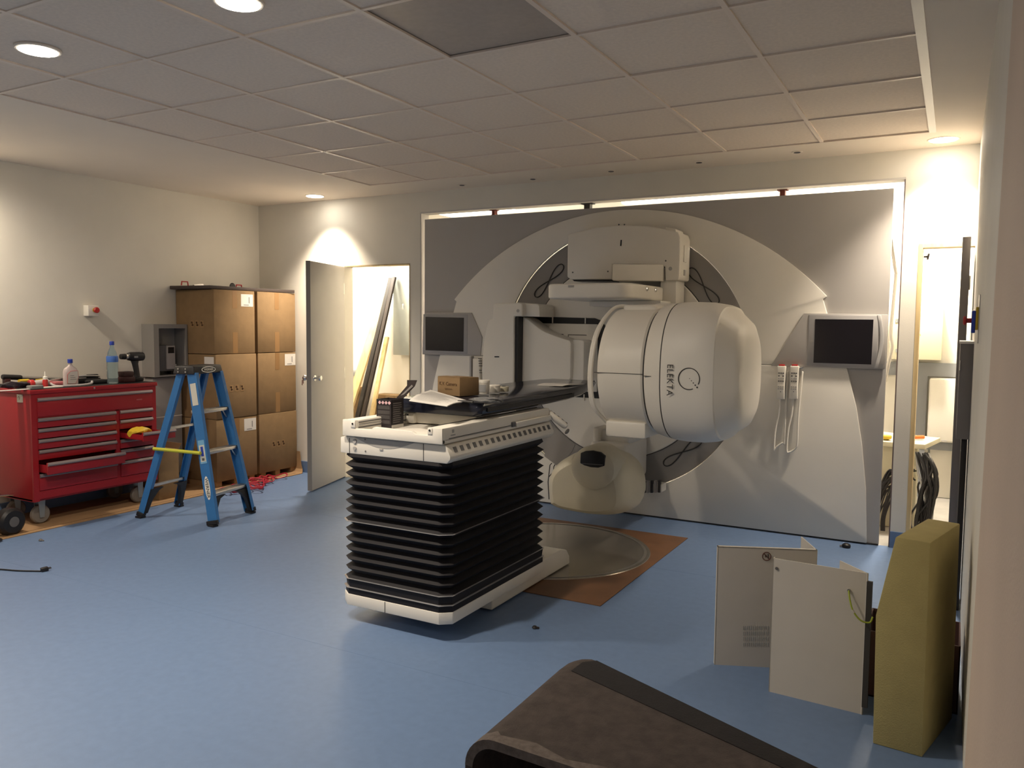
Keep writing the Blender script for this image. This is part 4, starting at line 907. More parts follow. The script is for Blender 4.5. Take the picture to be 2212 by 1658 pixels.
# small carton beside the chest and wall switch boxes
t = thing('small_carton', (-1.43, -1.03, .007), 'low open brown carton between tool chest and carton stack', 'carton')
G().box(-1.60, -1.125, .007, -1.27, -.93, .405).build('carton_body', CARD, t, bevel=.003)
G().prism([(-1.60, -.93, .405), (-1.27, -.93, .405), (-1.27, -.90, .45), (-1.60, -.90, .45)], (0, -.004, 0)).build('flap', CARD, t)
t = thing('emergency_stop', (XL, -1.345, 1.50), 'white wall box with red emergency stop button on the left wall', 'emergency stop')
G().box(XL, -1.405, 1.497, XL+.065, -1.312, 1.583).build('box', OFFW, t, bevel=.004)
G().lathe([(.012, 0), (.012, .015), (.022, .018), (.024, .028), (.018, .036)], (XL+.065, -1.35, 1.545), 20, (1, 0, 0)).build('mushroom_button', REDP, t)
G().lathe([(.019, 0), (.019, .004)], (XL+.065, -1.35, 1.545), 18, (1, 0, 0)).build('collar', YELLOW, t)
t = thing('wall_cabinet', (XL, -.70, .98), 'open grey steel wall cabinet with a controller inside, next to the cartons', 'cabinet')
gb = G()
ya, yb, za, zb_, dp = -.885, -.545, .985, 1.437, .16
gb.box(XL+.0005, ya+.0125, za+.0125, XL+.006, yb-.0125, zb_-.0125)
for q in ((ya, ya+.012, za, zb_), (yb-.012, yb, za, zb_), (ya+.0121, yb-.0121, zb_-.012, zb_), (ya+.0121, yb-.0121, za, za+.012)): gb.box(XL+.0005, q[0], q[2], XL+dp-.0045, q[1], q[3])
gb.build('cabinet_body', mat('cabinet_grey', (.30, .285, .265), .6), t)
for q in ((ya, ya+.05, za, zb_), (yb-.02, yb, za, zb_), (ya+.0501, yb-.0201, zb_-.035, zb_)): G().box(XL+dp-.004, q[0], q[2], XL+dp, q[1], q[3]).build('front_lip', mat('cabinet_grey', (.30, .285, .265), .6), t)
cc = Vector((XL+.03, -.70, 1.02))
G().box(XL+.006, -.80, 1.03, XL+.11, -.655, 1.255).build('controller', DGREY, t, bevel=.004)
G().box(XL+.105, -.735, 1.045, XL+.125, -.645, 1.252).build('controller_face', mat('ctrl_face', (.40, .38, .37), .5), t, bevel=.006)
G().box(XL+.124, -.72, 1.185, XL+.128, -.66, 1.238).build('display', BLACK, t)
G().box(XL+.02, -.62, 1.02, XL+.06, -.585, 1.085).build('terminal_block', OFFW, t); G().box(XL+.03, -.66, .998, XL+.08, -.60, 1.04).build('relay', BLACK, t)
t = thing('shaded_wall_slab', (XL, -.72, .3), 'grey slab painted as shadowed wall below the open steel cabinet', 'shaded wall')
G().box(XL, -.86, .12, XL+.10, -.57, .975).build('shaded_slab', mat('wall_shade_grey', (.34, .33, .31), .6), t, bevel=.003)  # grey slab whose colour stands in for shadow on the left wall
G().box(XL+.099, -.86, .628, XL+.103, -.57, .634).build('wall_seam', OFFW, t)

# ------------------------------------------------------------------ blue step ladder
lad = thing('step_ladder', (-.62, -1.30, 0), 'blue fibreglass step ladder with aluminium steps and black top cap', 'ladder')
fA, fB = Vector((-.252, -1.463, .0)), Vector((-.338, -1.030, .0))        # climbing side feet (near, far)
rA, rB = Vector((-.915, -1.560, .0)), Vector((-.985, -1.165, .0))        # rear feet
wdir = (fB-fA).normalized(); sdir = Vector((wdir.y, -wdir.x, 0))
if sdir.x < 0: sdir = -sdir
ctr = Vector((-.565, -1.297, 1.085))
tA, tB = ctr-wdir*.150+sdir*.055, ctr+wdir*.150+sdir*.055
uA, uB = ctr-wdir*.145-sdir*.05, ctr+wdir*.145-sdir*.05
def rail(p, q, wd, th, nm, mt=LBLUE):
    d = (q-p).normalized(); n = wdir
    g = G(); a = n; b = a.cross(d).normalized()
    p = p+Vector((0, 0, .022))
    for off, ww, tt_ in ((0, wd, .004),):
        g.bar(p, q, tt_, ww, up=b)
    for sg in (-1, 1): g.bar(p+b*sg*(wd/2-.002)+n*th/2*nm, q+b*sg*(wd/2-.002)+n*th/2*nm, th, .004, up=b)
    return g
rl = []
for p, q, wd, sg in ((fA, tA, .078, 1), (fB, tB, .078, -1), (rA, uA, .052, 1), (rB, uB, .052, -1)):
    rl.append(rail(p, q, wd, .028, sg).build('rail', LBLUE, lad))
    d = (q-p).normalized(); b = wdir.cross(d).normalized()
    G().bar(p+Vector((0, 0, .012)), p+d*.03+Vector((0, 0, .012)), .034, wd+.006, up=b).box(p.x-.03, p.y-.025, 0, p.x+.03, p.y+.025, .014).build('foot_pad', BLACK, lad, bevel=.003)
# cap
cp = [ctr+wdir*x+sdir*y+Vector((0, 0, -.005)) for x, y in ((-.175, -.09), (.175, -.09), (.165, .085), (-.165, .085))]
cpt = [ctr+wdir*x+sdir*y+Vector((0, 0, .055)) for x, y in ((-.165, -.08), (.165, -.08), (.155, .075), (-.155, .075))]
capo = G().loft([cp, cpt]).build('top_cap', mat('cap_black', (.025, .023, .024), .45), lad, bevel=.008, seg=3)
oc = ctr+sdir*.083+Vector((0, 0, .024))+wdir*.0
upc = (Vector((0, 0, 1))*.06-sdir*.01).normalized()
g = G().tube([oc+wdir*.075*math.cos(a)+upc*.020*math.sin(a)+sdir*.002 for a in [2*math.pi*i/36 for i in range(36)]], .003, 6, closed=True); g.build('cap_badge', OFFW, capo)
text('cap_lettering', 'WERNER', .026, oc+sdir*.003, wdir, upc, OFFW, capo)
for x in (-.02, .02):
    for z in (.012, .034): G().lathe([(.006, 0), (.006, .004)], ctr-wdir*.172+sdir*(x*1.6-.01)+Vector((0, 0, z)), 10, -wdir).build('rivet', ALU, capo)
# steps
for s_ in (.20, .475, .745):
    a, b = fA.lerp(tA, s_), fB.lerp(tB, s_)
    st = G().bar(a-sdir*.01, b-sdir*.01, .085, .022).build('step', ALU, lad, bevel=.002)
    for k in range(5): G().bar(a-sdir*(.01-.016*(k-2))+Vector((0, 0, .0115)), b-sdir*(.01-.016*(k-2))+Vector((0, 0, .0115)), .003, .002).build('tread_rib', ALU, st)
    for e, sg in ((a, 1), (b, -1)): G().bar(e+wdir*.05*sg-Vector((0, 0, .01)), e+wdir*.004*sg-Vector((0, 0, .07)), .012, .003).build('step_brace', ALU, lad)
for s_ in (.22, .62):
    a, b = rA.lerp(uA, s_), rB.lerp(uB, s_); G().bar(a, b, .02, .018).build('rear_brace', ALU, lad)
# black corner gussets of the bottom step and rear brace
def gusset(foot, top, sg, s_top, inward):
    a = foot.lerp(top, .03); b = foot.lerp(top, s_top); c = b+wdir*sg*inward
    mid = a.lerp(b, .55)+wdir*sg*.045
    return G().prism([a, a+wdir*sg*.03, mid, b+wdir*sg*inward*.6-Vector((0, 0, .02)), c, b], sdir*.03).build('gusset', BLACK, lad)
gusset(fA, tA, 1, .185, .15); gusset(fB, tB, -1, .185, .15); gusset(rA, uA, 1, .20, .13); gusset(rB, uB, -1, .20, .13)
# labels on the near rail
d = (tA-fA).normalized(); bn = wdir.cross(d).normalized(); face = -wdir
if bn.x < 0: bn = -bn
def onrail(s_, w_, h_, mt, nm, lift=.0035):
    c = fA.lerp(tA, s_)+Vector((0, 0, .022*(1-s_)))+face*lift
    return G().prism([c+bn*x*w_/2+d*z*h_/2 for x, z in ((-1, -1), (1, -1), (1, 1), (-1, 1))], face*.0006).build(nm, mt, lad), c
onrail(.86, .05, .16, LABELY, 'warning_label')
onrail(.475, .055, .17, mat('label_mid_blue', (.18, .40, .62), .5), 'size_label')
onrail(.465, .045, .12, LABELY, 'size_label', .0042); o_, c_ = onrail(.478, .022, .07, BLUEP, 'size_label', .0048)
onrail(.425, .02, .018, DGREY, 'size_label', .0050)
c = fA.lerp(tA, .235)+Vector((0, 0, .016))+face*.0035
G().prism([c+bn*.022*math.cos(a)+d*.085*math.sin(a) for a in [2*math.pi*i/32 for i in range(32)]], face*.0006).build('brand_oval', OFFW, lad)
text('brand_lettering', 'WERNER', .036, c+face*.001, -d, bn, SEAM, lad)
# yellow strap round the rails
p1 = rA.lerp(uA, .485)-sdir*.03-wdir*.025; p2 = fA.lerp(tA, .48)+sdir*.0-wdir*.022
G().tube([p1, p1.lerp(p2, .3), p1.lerp(p2, .7), p2], .0125, 8).build('spreader_strap', YGREEN, lad)

# ------------------------------------------------------------------ red hose coil, cord, little things on the floor
g = G(); random.seed(3); pts = []
for k in range(90):
    a = k*.55; s_ = k/89
    cx_ = -1.08+.10*math.sin(s_*6)+.05*math.sin(k*1.7); cy_ = -.62+.62*s_
    r1, r2 = .09+.03*math.sin(k*.9), .13+.05*math.sin(k*.7)
    x = cx_+r1*math.cos(a)
    pts.append((max(x, -1.225), cy_+r2*math.sin(a), .014+.010*(1+math.sin(k*2.3))+.008*(k % 3)))
g.tube(spline(pts, 3), .0062, 6).build('red_air_hose', mat('hose_red', (.38, .02, .04), .4), label='tangled red air hose on the floor in front of the cartons', cat='hose')
t = thing('power_cord', tuple(pZ(60, 1232, 0)), 'black power cord with plug lying on the blue floor', 'cord')
A0 = [pZ(x, y, .005) for x, y in ((-120, 1222), (-60, 1226), (0, 1229), (40, 1232), (88, 1233))]
G().tube(spline(A0, 6), .0045, 8).build('cable', BLACK, t)
a, b = A0[-1], pZ(104, 1229, .008)
G().bar(a+Vector((0, 0, .006)), b+Vector((0, 0, .006)), .028, .022).build('plug', BLACK, t, bevel=.004)
dr = (b-a).normalized(); sd = Vector((-dr.y, dr.x, 0))
for sg in (-1, 1): G().bar(b+sd*.007*sg+Vector((0, 0, .006)), b+sd*.007*sg+dr*.016+Vector((0, 0, .006)), .003, .006).build('prong', SEAM, t)
for px, py, lb in ((1155, 1357, 'small black scrap on the blue floor in front of the couch'), (88, 1168, 'small grey scrap on the floor below the tool chest')):
    c = pZ(px, py, 0); G().lathe([(.010, .0005), (.014, .005), (.009, .013), (.003, .015)], c, 7).lathe([(.006, .0005), (.009, .004), (.004, .009)], c+Vector((.014, .006, 0)), 6).build('floor_scrap', DGREY if px < 500 else BLACK, label=lb, cat='scrap')
c = pZ(1828, 1182, 0)
t = thing('rubber_foot', tuple(c), 'black rubber knob on the floor at the foot of the cover', 'knob')
G().lathe([(.024, .0005), (.028, .006), (.026, .02), (.014, .028)], c, 18).build('body', BLACK, t); G().tube([c+Vector((-.025, -.01, .012)), c+Vector((-.04, -.012, .008))], .006, 8).build('stud', DGREY, t)
# orange and black machine at the frame edge
t = thing('wheeled_machine', (-1.33, -2.42, 0), 'black wheeled machine with orange body parked beside the tool chest', 'machine')
G().lathe([(.02, -.045), (.075, -.045), (.092, -.03), (.092, .03), (.075, .045), (.02, .045)], (-1.235, -2.325, .094), 32, (1, .12, 0)).build('wheel', BLACK, t)
G().lathe([(.02, -.049), (.035, -.047), (.035, .047), (.02, .049)], (-1.235, -2.325, .094), 20, (1, .12, 0)).build('wheel_hub', DGREY, t)
G().lathe([(.02, -.045), (.075, -.045), (.092, -.03), (.092, .03), (.075, .045), (.02, .045)], (-1.235, -2.66, .094), 32, (1, .12, 0)).build('wheel', BLACK, t)
G().box(-1.55, -2.72, .11, -1.30, -2.36, .185).build('chassis', BLACK, t, bevel=.02)
G().box(-1.42, -2.72, .12, -1.27, -2.395, .205).build('orange_body', ORANGE, t, bevel=.03, seg=3)
G().box(-1.56, -2.70, .18, -1.34, -2.33, .30).build('motor_housing', DGREY, t, bevel=.03, seg=3)
G().tube([(-1.30, -2.44, .27), (-1.32, -2.33, .262), (-1.34, -2.24, .25)], .008, 8).build('chrome_bar', CHROME, t)
G().tube(spline([(-1.18, -2.56, .01), (-1.13, -2.52, .01), (-1.10, -2.47, .01), (-1.13, -2.44, .012), (-1.17, -2.46, .011)], 5), .006, 6).build('cable_loop', BLACK, t)

# ------------------------------------------------------------------ right foreground: foam block, white panels, felt cover
A = [Vector((4.153, -2.383, 0)), Vector((4.145, -2.386, .46)), Vector((4.197, -2.39, .747)), Vector((4.303, -2.398, .743)), Vector((4.309, -2.400, 0))]
bk = pZ(2062, 1107, .745)-Vector((4.303, -2.398, .745)); bk.z = 0
bk = Vector((.088, .36, 0))
G().prism(A, bk).build('foam_block', FOAM, bevel=.004, label='tall mustard yellow foam block with slanted side standing by the right wall', cat='foam block')
t = thing('open_carton', (4.25, -1.80, 0), 'dark brown open box standing behind the yellow foam block', 'box')
cbm = mat('box_dark_brown', (.10, .05, .045), .8)
b0, b1, b2, b3 = Vector((4.09, -1.995, 0)), Vector((4.395, -1.80, 0)), Vector((4.33, -1.62, 0)), Vector((4.06, -1.80, 0))
b0, b1, b2, b3 = Vector((4.085, -1.99, 0)), Vector((4.415, -1.99, 0)), Vector((4.415, -1.70, 0)), Vector((4.085, -1.70, 0))
for p, q, n in ((b0, b1, (0, .005, 0)), (b1, b2, (-.005, 0, 0)), (b2, b3, (0, -.005, 0)), (b3, b0, (.005, 0, 0))):
    G().prism([p, q, q+Vector((0, 0, .265)), p+Vector((0, 0, .265))], n).build('side', cbm, t)
G().prism([b0, b1, b2, b3], (0, 0, .005)).build('base', cbm, t)
# panel with sign (further)
p0 = Vector((3.494, -2.005, 0)); dv = (Vector((3.704, -1.915, 0))-p0).normalized(); nv = Vector((-dv.y, dv.x, 0))
# right end where pixel column 1768 meets the panel plane
def vplane(px, py, o, n): r_ = ray(px, py); return CAM+r_*((Vector(o)-CAM).dot(n)/r_.dot(n))
e_ = vplane(1766, 1190, p0, nv); L1 = (e_-p0).dot(dv)
h1 = (vplane(1548, 1180, p0, nv)).z
t = thing('cover_panel', tuple(p0), 'white steel cover panel with prohibition sign and louvres standing on the floor', 'panel')
sp = G().prism([p0, p0+dv*L1, p0+dv*L1+Vector((0, 0, h1)), p0+Vector((0, 0, h1))], nv*.004).build('sheet', PANELP, t)
ret = (Vector((3.80, -1.62, 0))-(p0+dv*L1))
tp_ = pZ(1718, 1146, h1); ret = tp_-(p0+dv*L1+Vector((0, 0, h1))); ret.z = 0
rl_ = min(ret.length, .22); ret = ret.normalized()*rl_; q0 = p0+dv*L1; nr = Vector((-ret.y, ret.x, 0)).normalized()
G().prism([q0, q0+ret, q0+ret+Vector((0, 0, h1)), q0+Vector((0, 0, h1))], nr*.004).build('return_flange', PANELP, t)
G().prism([p0+Vector((0, 0, h1)), q0+Vector((0, 0, h1)), q0+nv*.022+Vector((0, 0, h1)), p0+nv*.022+Vector((0, 0, h1))], (0, 0, -.004)).build('top_lip', PANELP, t)
G().prism([p0, p0+nv*.022, p0+nv*.022+Vector((0, 0, h1)), p0+Vector((0, 0, h1))], dv*.004).build('side_lip', PANELP, t)
G().prism([q0+ret*.25+nr*(-.002)+Vector((0, 0, h1-.10)), q0+ret*.8-nr*.002+Vector((0, 0, h1-.10)), q0+ret*.8-nr*.002+Vector((0, 0, h1-.01)), q0+ret*.25-nr*.002+Vector((0, 0, h1-.01))], -nr*.002).build('inner_pad', GREY, t)
sc_ = vplane(1656, 1201, p0, nv)-nv*.0012
rs = .0175; mk_ = mat('sign_brown', (.10, .03, .02), .6)
G().tube([sc_+dv*rs*math.cos(a)+Vector((0, 0, rs*math.sin(a))) for a in [2*math.pi*i/32 for i in range(32)]], .0018, 6, closed=True).build('sign_ring', mk_, t)
G().bar(sc_+dv*(-.012)+Vector((0, 0, .012)), sc_+dv*.012-Vector((0, 0, .012)), .0032, .0015, up=nv).build('sign_bar', mk_, t)
G().bar(sc_+dv*.006+Vector((0, 0, .010)), sc_+dv*.007-Vector((0, 0, .010)), .0045, .0013, up=nv).build('sign_figure', SEAM, t)
G().bar(sc_-dv*.004+Vector((0, 0, .006)), sc_-dv*.003-Vector((0, 0, .004)), .006, .0013, up=nv).build('sign_figure', SEAM, t)
for r_ in range(4):
    for k in range(14):
        c = vplane(1606+k*4.1, 1355+r_*12, p0, nv)-nv*.0006
        G().bar(c-Vector((0, 0, .0085)), c+Vector((0, 0, .0085)), .0022, .0012, up=nv).build('louvre_slot', mat('slot_grey', (.36, .36, .35), .6), t)
# nearer panel with earth wire
p0 = Vector((3.751, -2.151, 0)); q0 = Vector((4.100, -2.172, 0)); dv = (q0-p0).normalized(); nv = Vector((-dv.y, dv.x, 0)); h2 = .545
t = thing('cover_panel', tuple(p0), 'plain off-white steel panel with green-yellow earth wire and dark edge gasket', 'panel')
G().prism([p0, q0, q0+Vector((0, 0, h2)), p0+Vector((0, 0, h2))], nv*.005).build('sheet', PANELP, t)
fl_ = pZ(1816, 1210, h2)-(q0+Vector((0, 0, h2))); fl_.z = 0; fl_ = fl_.normalized()*min(.20, fl_.length); nr = Vector((-fl_.y, fl_.x, 0)).normalized()
G().prism([q0, q0+fl_, q0+fl_+Vector((0, 0, h2)), q0+Vector((0, 0, h2))], nr*.004).build('return_flange', PANELP, t)
G().prism([p0, p0+nv*.022, p0+nv*.022+Vector((0, 0, h2)), p0+Vector((0, 0, h2))], dv*.004).build('side_lip', PANELP, t)
G().prism([q0-dv*.004-nv*.003+Vector((0, 0, .03)), q0+dv*.016-nv*.003+Vector((0, 0, .03)), q0+dv*.016-nv*.003+Vector((0, 0, h2-.03)), q0-dv*.004-nv*.003+Vector((0, 0, h2-.03))], nv*.012).build('gasket', SEAM, t)
c = vplane(1678, 1227, p0, nv); G().lathe([(.006, 0), (.006, .003)], c-nv*.004, 12, nv).build('screw', DGREY, t)
ew = [vplane(x, y, p0, nv)-nv*l for x, y, l in ((1834, 1274, .006), (1838, 1292, .02), (1846, 1315, .028), (1862, 1335, .026), (1880, 1341, .016), (1886, 1330, .010))]
G().tube(spline(ew, 6), .0032, 8).build('earth_wire', GREENY, t); G().lathe([(.006, 0), (.006, .006)], ew[0], 10, nv).build('stud', ALU, t); G().lathe([(.0045, -.006), (.0045, .006)], ew[2], 8, Vector((.4, 0, -.6))).build('ferrule', PANELP, t)

# felt lined cover in the foreground: rounded shell open towards the camera
HC = .45
shell = thing('felt_cover', (3.8, -3.6, 0), 'large brown felt covered shell with rounded edges lying open in the foreground', 'machine cover')
An, Bf, Cf, Dn = Vector((3.325, -3.76, 0)), Vector((3.325, -3.115, 0)), Vector((4.22, -3.525, 0)), Vector((4.15, -3.80, 0))
th_, rad, rp, ze = .022, .085, .13, .05
Lf = (Bf-An).length
vs = [0, .02, .2, .4, .6, .7, .78, .84, .88, .91, .94, .965, .98, .99, 1.0]
def section(v, off):
    e = (1-v)*Lf
    l = An.lerp(Bf, v); r_ = Dn.lerp(Cf, v); b = (r_-l).normalized(); L_ = (r_-l).length
    ins = rp-math.sqrt(max(0, rp*rp-(rp-e)**2)) if e < rp else 0
    drop = ze-math.sqrt(max(0, ze*ze-(ze-e)**2)) if e < ze else 0
    rr = rad-off; top = HC-drop; out = []
    pr = [(off, 0), (off, max(.02, top-rad))]+[(rad+rr*math.cos(math.radians(180-90*k/8)), top-rad+rr*math.sin(math.radians(180-90*k/8))) for k in range(1, 9)]+[(rad+(L_-ins-rad)*k/8, top-off) for k in range(1, 9)]
    return [l+b*(ins+u)+Vector((0, 0, z)) for u, z in pr]
G().loft([section(v, 0)+section(v, th_)[::-1] for v in vs]).build('shell_top', FELT, shell)
# far wall below the rounded far edge
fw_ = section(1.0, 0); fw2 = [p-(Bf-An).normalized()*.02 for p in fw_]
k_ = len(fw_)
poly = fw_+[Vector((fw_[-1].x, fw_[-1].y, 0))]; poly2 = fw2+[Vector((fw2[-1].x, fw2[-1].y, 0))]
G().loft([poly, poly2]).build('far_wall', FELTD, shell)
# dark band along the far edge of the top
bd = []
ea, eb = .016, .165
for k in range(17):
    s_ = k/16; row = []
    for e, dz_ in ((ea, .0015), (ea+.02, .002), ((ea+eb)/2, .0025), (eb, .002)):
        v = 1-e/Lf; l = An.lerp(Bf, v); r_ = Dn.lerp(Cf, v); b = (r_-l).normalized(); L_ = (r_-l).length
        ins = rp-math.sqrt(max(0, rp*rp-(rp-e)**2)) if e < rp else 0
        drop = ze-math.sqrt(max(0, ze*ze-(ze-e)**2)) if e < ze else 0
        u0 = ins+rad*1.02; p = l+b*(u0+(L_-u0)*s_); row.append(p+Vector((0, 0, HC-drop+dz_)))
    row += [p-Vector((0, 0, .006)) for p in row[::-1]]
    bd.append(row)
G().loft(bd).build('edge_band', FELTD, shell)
# worn pale rim around the open near end
so, si = section(0, 0), section(0, th_); fwd = (An-Bf).normalized(); so2 = section(.085, 0)
rm = []
for i in range(1, len(so)):
    k = .35+.65*abs(math.sin(i*1.7))
    rm.append([so[i].lerp(so2[i], k)+Vector((-.0008 if i < 4 else 0, 0, .001)), so[i]+fwd*.001+Vector((0, 0, .001)), si[i]+fwd*.001])
g = G(); n_ = len(rm)
g.add([p for r in rm for p in r], [(3*i+j, 3*i+j+1, 3*i+4+j, 3*i+3+j) for i in range(n_-1) for j in (0, 1)])
g.build('worn_rim', FELTL, shell)

# ------------------------------------------------------------------ right wall fittings
t = thing('key_switch', (XR, -1.5, 1.48), 'blue and yellow switch box with red mushroom button on the right wall', 'emergency stop')
G().box(XR-.004, -1.56, 1.40, XR, -1.44, 1.60).build('wall_plate', ALU, t)
G().box(4.416, -1.545, 1.455, XR-.004, -1.455, 1.55).build('yellow_base', YELLOW, t, bevel=.003)
G().box(4.402, -1.545, 1.442, 4.416, -1.455, 1.535).build('blue_cover', BLUEP, t, bevel=.003)
G().lathe([(.010, 0), (.010, .018), (.018, .020), (.020, .027), (.014, .031)], (4.402, -1.5, 1.494), 20, (-1, 0, 0)).build('mushroom_button', REDP, t)
t = thing('wall_box', (XR, -.55, .85), 'dark grey steel box fixed low on the right wall next to the dark door', 'cabinet')
G().box(4.370, -.73, .90, XR, -.35, 1.385).build('box_body', GREYBOX, t, bevel=.002)
G().box(4.366, -.735, 1.385, XR, -.345, 1.397).build('top_cover', PAPER, t)
G().tube([(4.372, -.732, 1.30), (4.372, -.736, 1.25)], .002, 6).build('edge_clip', CHROME, t)
t = thing('wall_box_shadow', (XR, -.6, 0), 'black strip painted as the shadow gap below the grey steel wall box', 'shadow strip')
G().box(4.395, -.70, .0, 4.422, -.45, .899).build('shadow_strip', BLACK, t, bevel=.003)  # black slab stands in for the shadow gap under the wall box

# ------------------------------------------------------------------ store seen through the open grey door
t = thing('electrical_panel', (-.80, 1.60, 1.15), 'grey galvanised electrical panel on the store wall', 'electrical panel')
a = pY(849, 572, 1.50); b = pY(849, 766, 1.50)
G().box(a.x, 1.50, b.z, a.x+.36, 1.618, 2.15).build('panel_body', STEEL, t, bevel=.004)
c = pY(870, 662, 1.495); G().box(c.x-.010, 1.492, c.z-.03, c.x+.010, 1.50, c.z+.03).build('latch', CHROME, t, bevel=.002)
def plank(name, top, foot, wd, th, mt, label, cat, yt):
    p = pY(*top, yt); q = foot
    d = (Vector(q)-p).normalized()
    return G().bar(p, q, th, wd, up=Vector((1, 0, 0))).build(name, mt, label=label, cat=cat, bevel=.002)
plank('pine_plank', (830, 640), (-1.33, 1.02, .02), .10, .03, PINE, 'wide pale pine plank leaning in the store doorway', 'plank', 1.52)
plank('dark_rail', (845, 600), (-1.09, .96, .02), .050, .030, mat('rail_dark', (.012, .008, .007), .6), 'dark metal rail leaning next to the wide pine plank', 'rail', 1.50)
plank('dark_rail', (852, 598), (-.985, .93, .02), .040, .028, mat('rail_dark2', (.018, .010, .008), .6), 'thin dark metal rail leaning in front of the short batten', 'rail', 1.47)
plank('pine_batten', (836, 728), (-.90, .98, .02), .045, .03, PINE, 'short pine batten leaning under the electrical panel', 'plank', 1.57)
t = thing('store_shelf', (-1.72, 1.5, .9), 'grey shelf on the store wall above stacked cartons', 'shelf')
a = pY(775, 806, 1.545); G().box(-1.94, 1.54, a.z-.03, a.x, 1.615, a.z+.03).build('board', TRUNK, t, bevel=.003)
G().box(-1.92, 1.56, a.z-.25, -1.89, 1.60, a.z-.03).build('bracket', TRUNK, t)
for k, (px, py0, py1, lb) in enumerate(((752, 850, 908, 'tall brown carton on the store floor'), (754, 838, 862, 'small labelled carton on top of the tall store carton'))):
    a = pY(px+13, py0, 1.34); b = pY(px, py1, 1.34)
    z0_ = 0 if k == 0 else pY(px, 850, 1.34).z+.002; z1_ = pY(px, py0 if k == 0 else 836, 1.34).z
    t = thing('store_carton', (a.x-.15, 1.42, z0_), lb, 'carton')
    G().box(a.x-.30-.02*k, 1.34, z0_, a.x, 1.52, z1_).build('carton_body', CARD, t, bevel=.003)
    if k: G().box(a.x-.05, 1.338, z0_+.02, a.x-.012, 1.341, z1_-.01).build('carton_label', PAPER, t)
tz = z1_
a = pY(752, 832, 1.42)
G().lathe([(.055, 0), (.05, .02), (.03, .035), (.006, .04)], (a.x, 1.42, tz+.001), 18).build('hard_cap', YELLOW, label='yellow cap on the small labelled store carton', cat='cap')
t = thing('store_box', (-.60, 1.35, 0), 'flat light brown carton on the store floor behind the couch', 'carton')
a = pY(806, 851, 1.40); G().box(a.x, 1.40, 0, a.x+.30, 1.60, a.z).build('carton_body', CARD, t, bevel=.003)
G().box(a.x+.03, 1.398, a.z-.03, a.x+.16, 1.401, a.z-.02).build('tape', TAPE, t)

# ------------------------------------------------------------------ plant room at the right
t = thing('wall_enclosure', (4.05, 2.30, 1.15), 'beige steel control enclosure on the plant room wall', 'electrical panel')
a, b = pY(1925, 657, 2.16), pY(2033, 778, 2.16)
G().box(a.x, 2.16, b.z, b.x, YR, a.z).build('enclosure_body', PANELB, t, bevel=.005)
for py in (692, 757): 
    c = pY(1938, py, 2.158); G().box(c.x-.012, 2.154, c.z-.016, c.x+.012, 2.162, c.z+.016).build('lock', STEEL, t)
c = pY(1981, 718, 2.158); G().prism([(c.x-.03, 2.158, c.z-.025), (c.x+.03, 2.158, c.z-.025), (c.x, 2.158, c.z+.03)], (0, .003, 0)).build('warning_sign', YELLOW, t)
t = thing('cable_trunking', (4.1, YR, 1.0), 'grey cable trunking across the plant room wall', 'trunking')
a = pY(2000, 783, YR-.05); b = pY(2000, 812, YR-.05)
G().box(3.0, YR-.05, b.z, 4.42, YR-.003, a.z).build('horizontal_run', TRUNK, t)
c = pY(1990, 850, YR-.05); G().box(c.x-.12, YR-.05, .0, c.x+.045, YR-.003, b.z).build('vertical_run', TRUNK, t)
G().box(3.9, YR-.055, .42, 4.42, YR-.003, .53).build('horizontal_run', TRUNK, t)
t = thing('white_unit', (4.25, 2.38, .5), 'white wall unit between the grey trunkings in the plant room', 'wall unit')
a, b = pY(2008, 816, 2.30), pY(2075, 958, 2.30)
G().box(a.x, 2.30, b.z, 4.42, YR-.056, a.z).build('unit_body', OFFW, t, bevel=.02, seg=3)
c = pY(2040, 952, 2.298); G().box(c.x-.02, 2.296, c.z-.006, c.x+.02, 2.302, c.z+.006).build('vent', GREY, t)
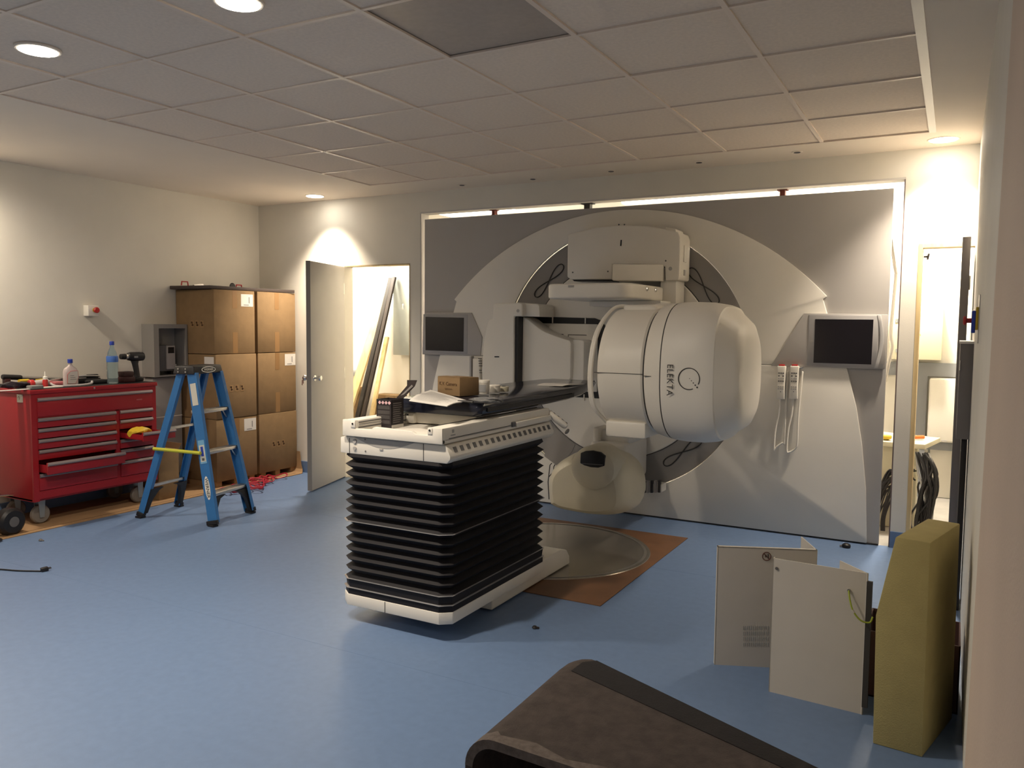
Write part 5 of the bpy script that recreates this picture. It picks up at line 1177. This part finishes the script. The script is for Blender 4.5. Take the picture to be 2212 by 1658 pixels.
# beige trolley table with cables
t = thing('equipment_table', (4.05, 1.35, 0), 'beige metal equipment table crowded with cables in the plant room', 'table')
zt = .60
G().prism([(3.72, 1.02, zt), (4.19, 1.02, zt), (4.28, 1.50, zt), (3.72, 1.70, zt)], (0, 0, .035)).build('table_top', PANELB, t, bevel=.004)
G().box(3.70, 1.08, 0, 4.14, 1.45, zt).build('table_body', PANELB, t, bevel=.004)
G().box(4.20, 1.40, 0, 4.215, 1.415, zt).build('leg', STEEL, t)
for k in range(2):
    a, b = (pZ(1990+10*k, 945, zt+.05), pZ(1976, 940, zt+.05))
c = pZ(1976, 944, zt+.05)
t2 = thing('yellow_screwdriver', (4.10, 1.25, zt+.036), 'orange screwdriver lying on the beige table', 'screwdriver')
G().tube([(4.10, 1.24, zt+.055), (4.17, 1.30, zt+.055)], .014, 10).build('handle', ORANGE, t2); G().tube([(4.02, 1.17, zt+.052), (4.10, 1.24, zt+.055)], .007, 8).build('shaft', STEEL, t2)
G().lathe([(.012, 0), (.035, .012), (.037, .03), (.033, .035)], (3.93, 1.12, zt+.036), 18).build('orange_cup', YELLOW, label='small orange cup on the beige table', cat='cup')
random.seed(11)
t = thing('cable_bundle', (3.93, .95, 0), 'thick bundle of black cables hanging beside the beige table', 'cables')
for k in range(26):
    x0 = 3.86+random.uniform(0, .12); 
    pts = spline([(x0+.16, .99+random.uniform(-.02, .02), .40+random.uniform(-.05, .06)), (x0+.08, .95, .40+random.uniform(-.08, .05)), (x0+.02, .92, .28+random.uniform(-.06, .06)), (x0-.02, .88, .12), (x0-.02, .86, .012)], 5)
    G().tube(pts, random.uniform(.005, .009) if k != 7 else .004, 6).build('cable', BLACK if k != 7 else GREENY, t)
t = thing('cable_bundle', (4.20, 1.2, 0), 'black and grey cables hanging behind the narrow door opening', 'cables')
for k in range(24):
    x0 = 4.15+random.uniform(0, .09); y0_ = .90+random.uniform(-.05, .06)
    pts = spline([(x0-.02, y0_+.05, .58), (x0+random.uniform(-.01, .05), y0_, .46+random.uniform(-.05, .03)), (x0+random.uniform(-.05, .06), y0_-.02, .33+random.uniform(-.04, .04)), (x0+random.uniform(-.05, .05), y0_, .13), (x0+random.uniform(-.05, .02), y0_, .012)], 5)
    G().tube(pts, random.uniform(.005, .009), 6).build('cable', BLACK if k % 6 else MGREY, t)
G().tube(spline([(4.05, .80, .44), (4.08, .79, .40), (4.095, .79, .33), (4.08, .79, .28), (4.06, .80, .24), (4.05, .81, .10), (4.06, .80, .008)], 6), .010, 8).build('white_cable_coil', OFFW, label='white cable loop beside the black cables', cat='cable')
G().tube(spline([(3.93, .60, 2.10), (3.97, .62, 1.86), (3.975, .64, 1.80), (3.96, .64, 1.45), (3.975, .62, 1.34), (3.955, .61, 1.22), (3.94, .62, 1.10)], 6), .011, 8).build('white_cable', OFFW, label='white cable hanging behind the cover edge', cat='cable')
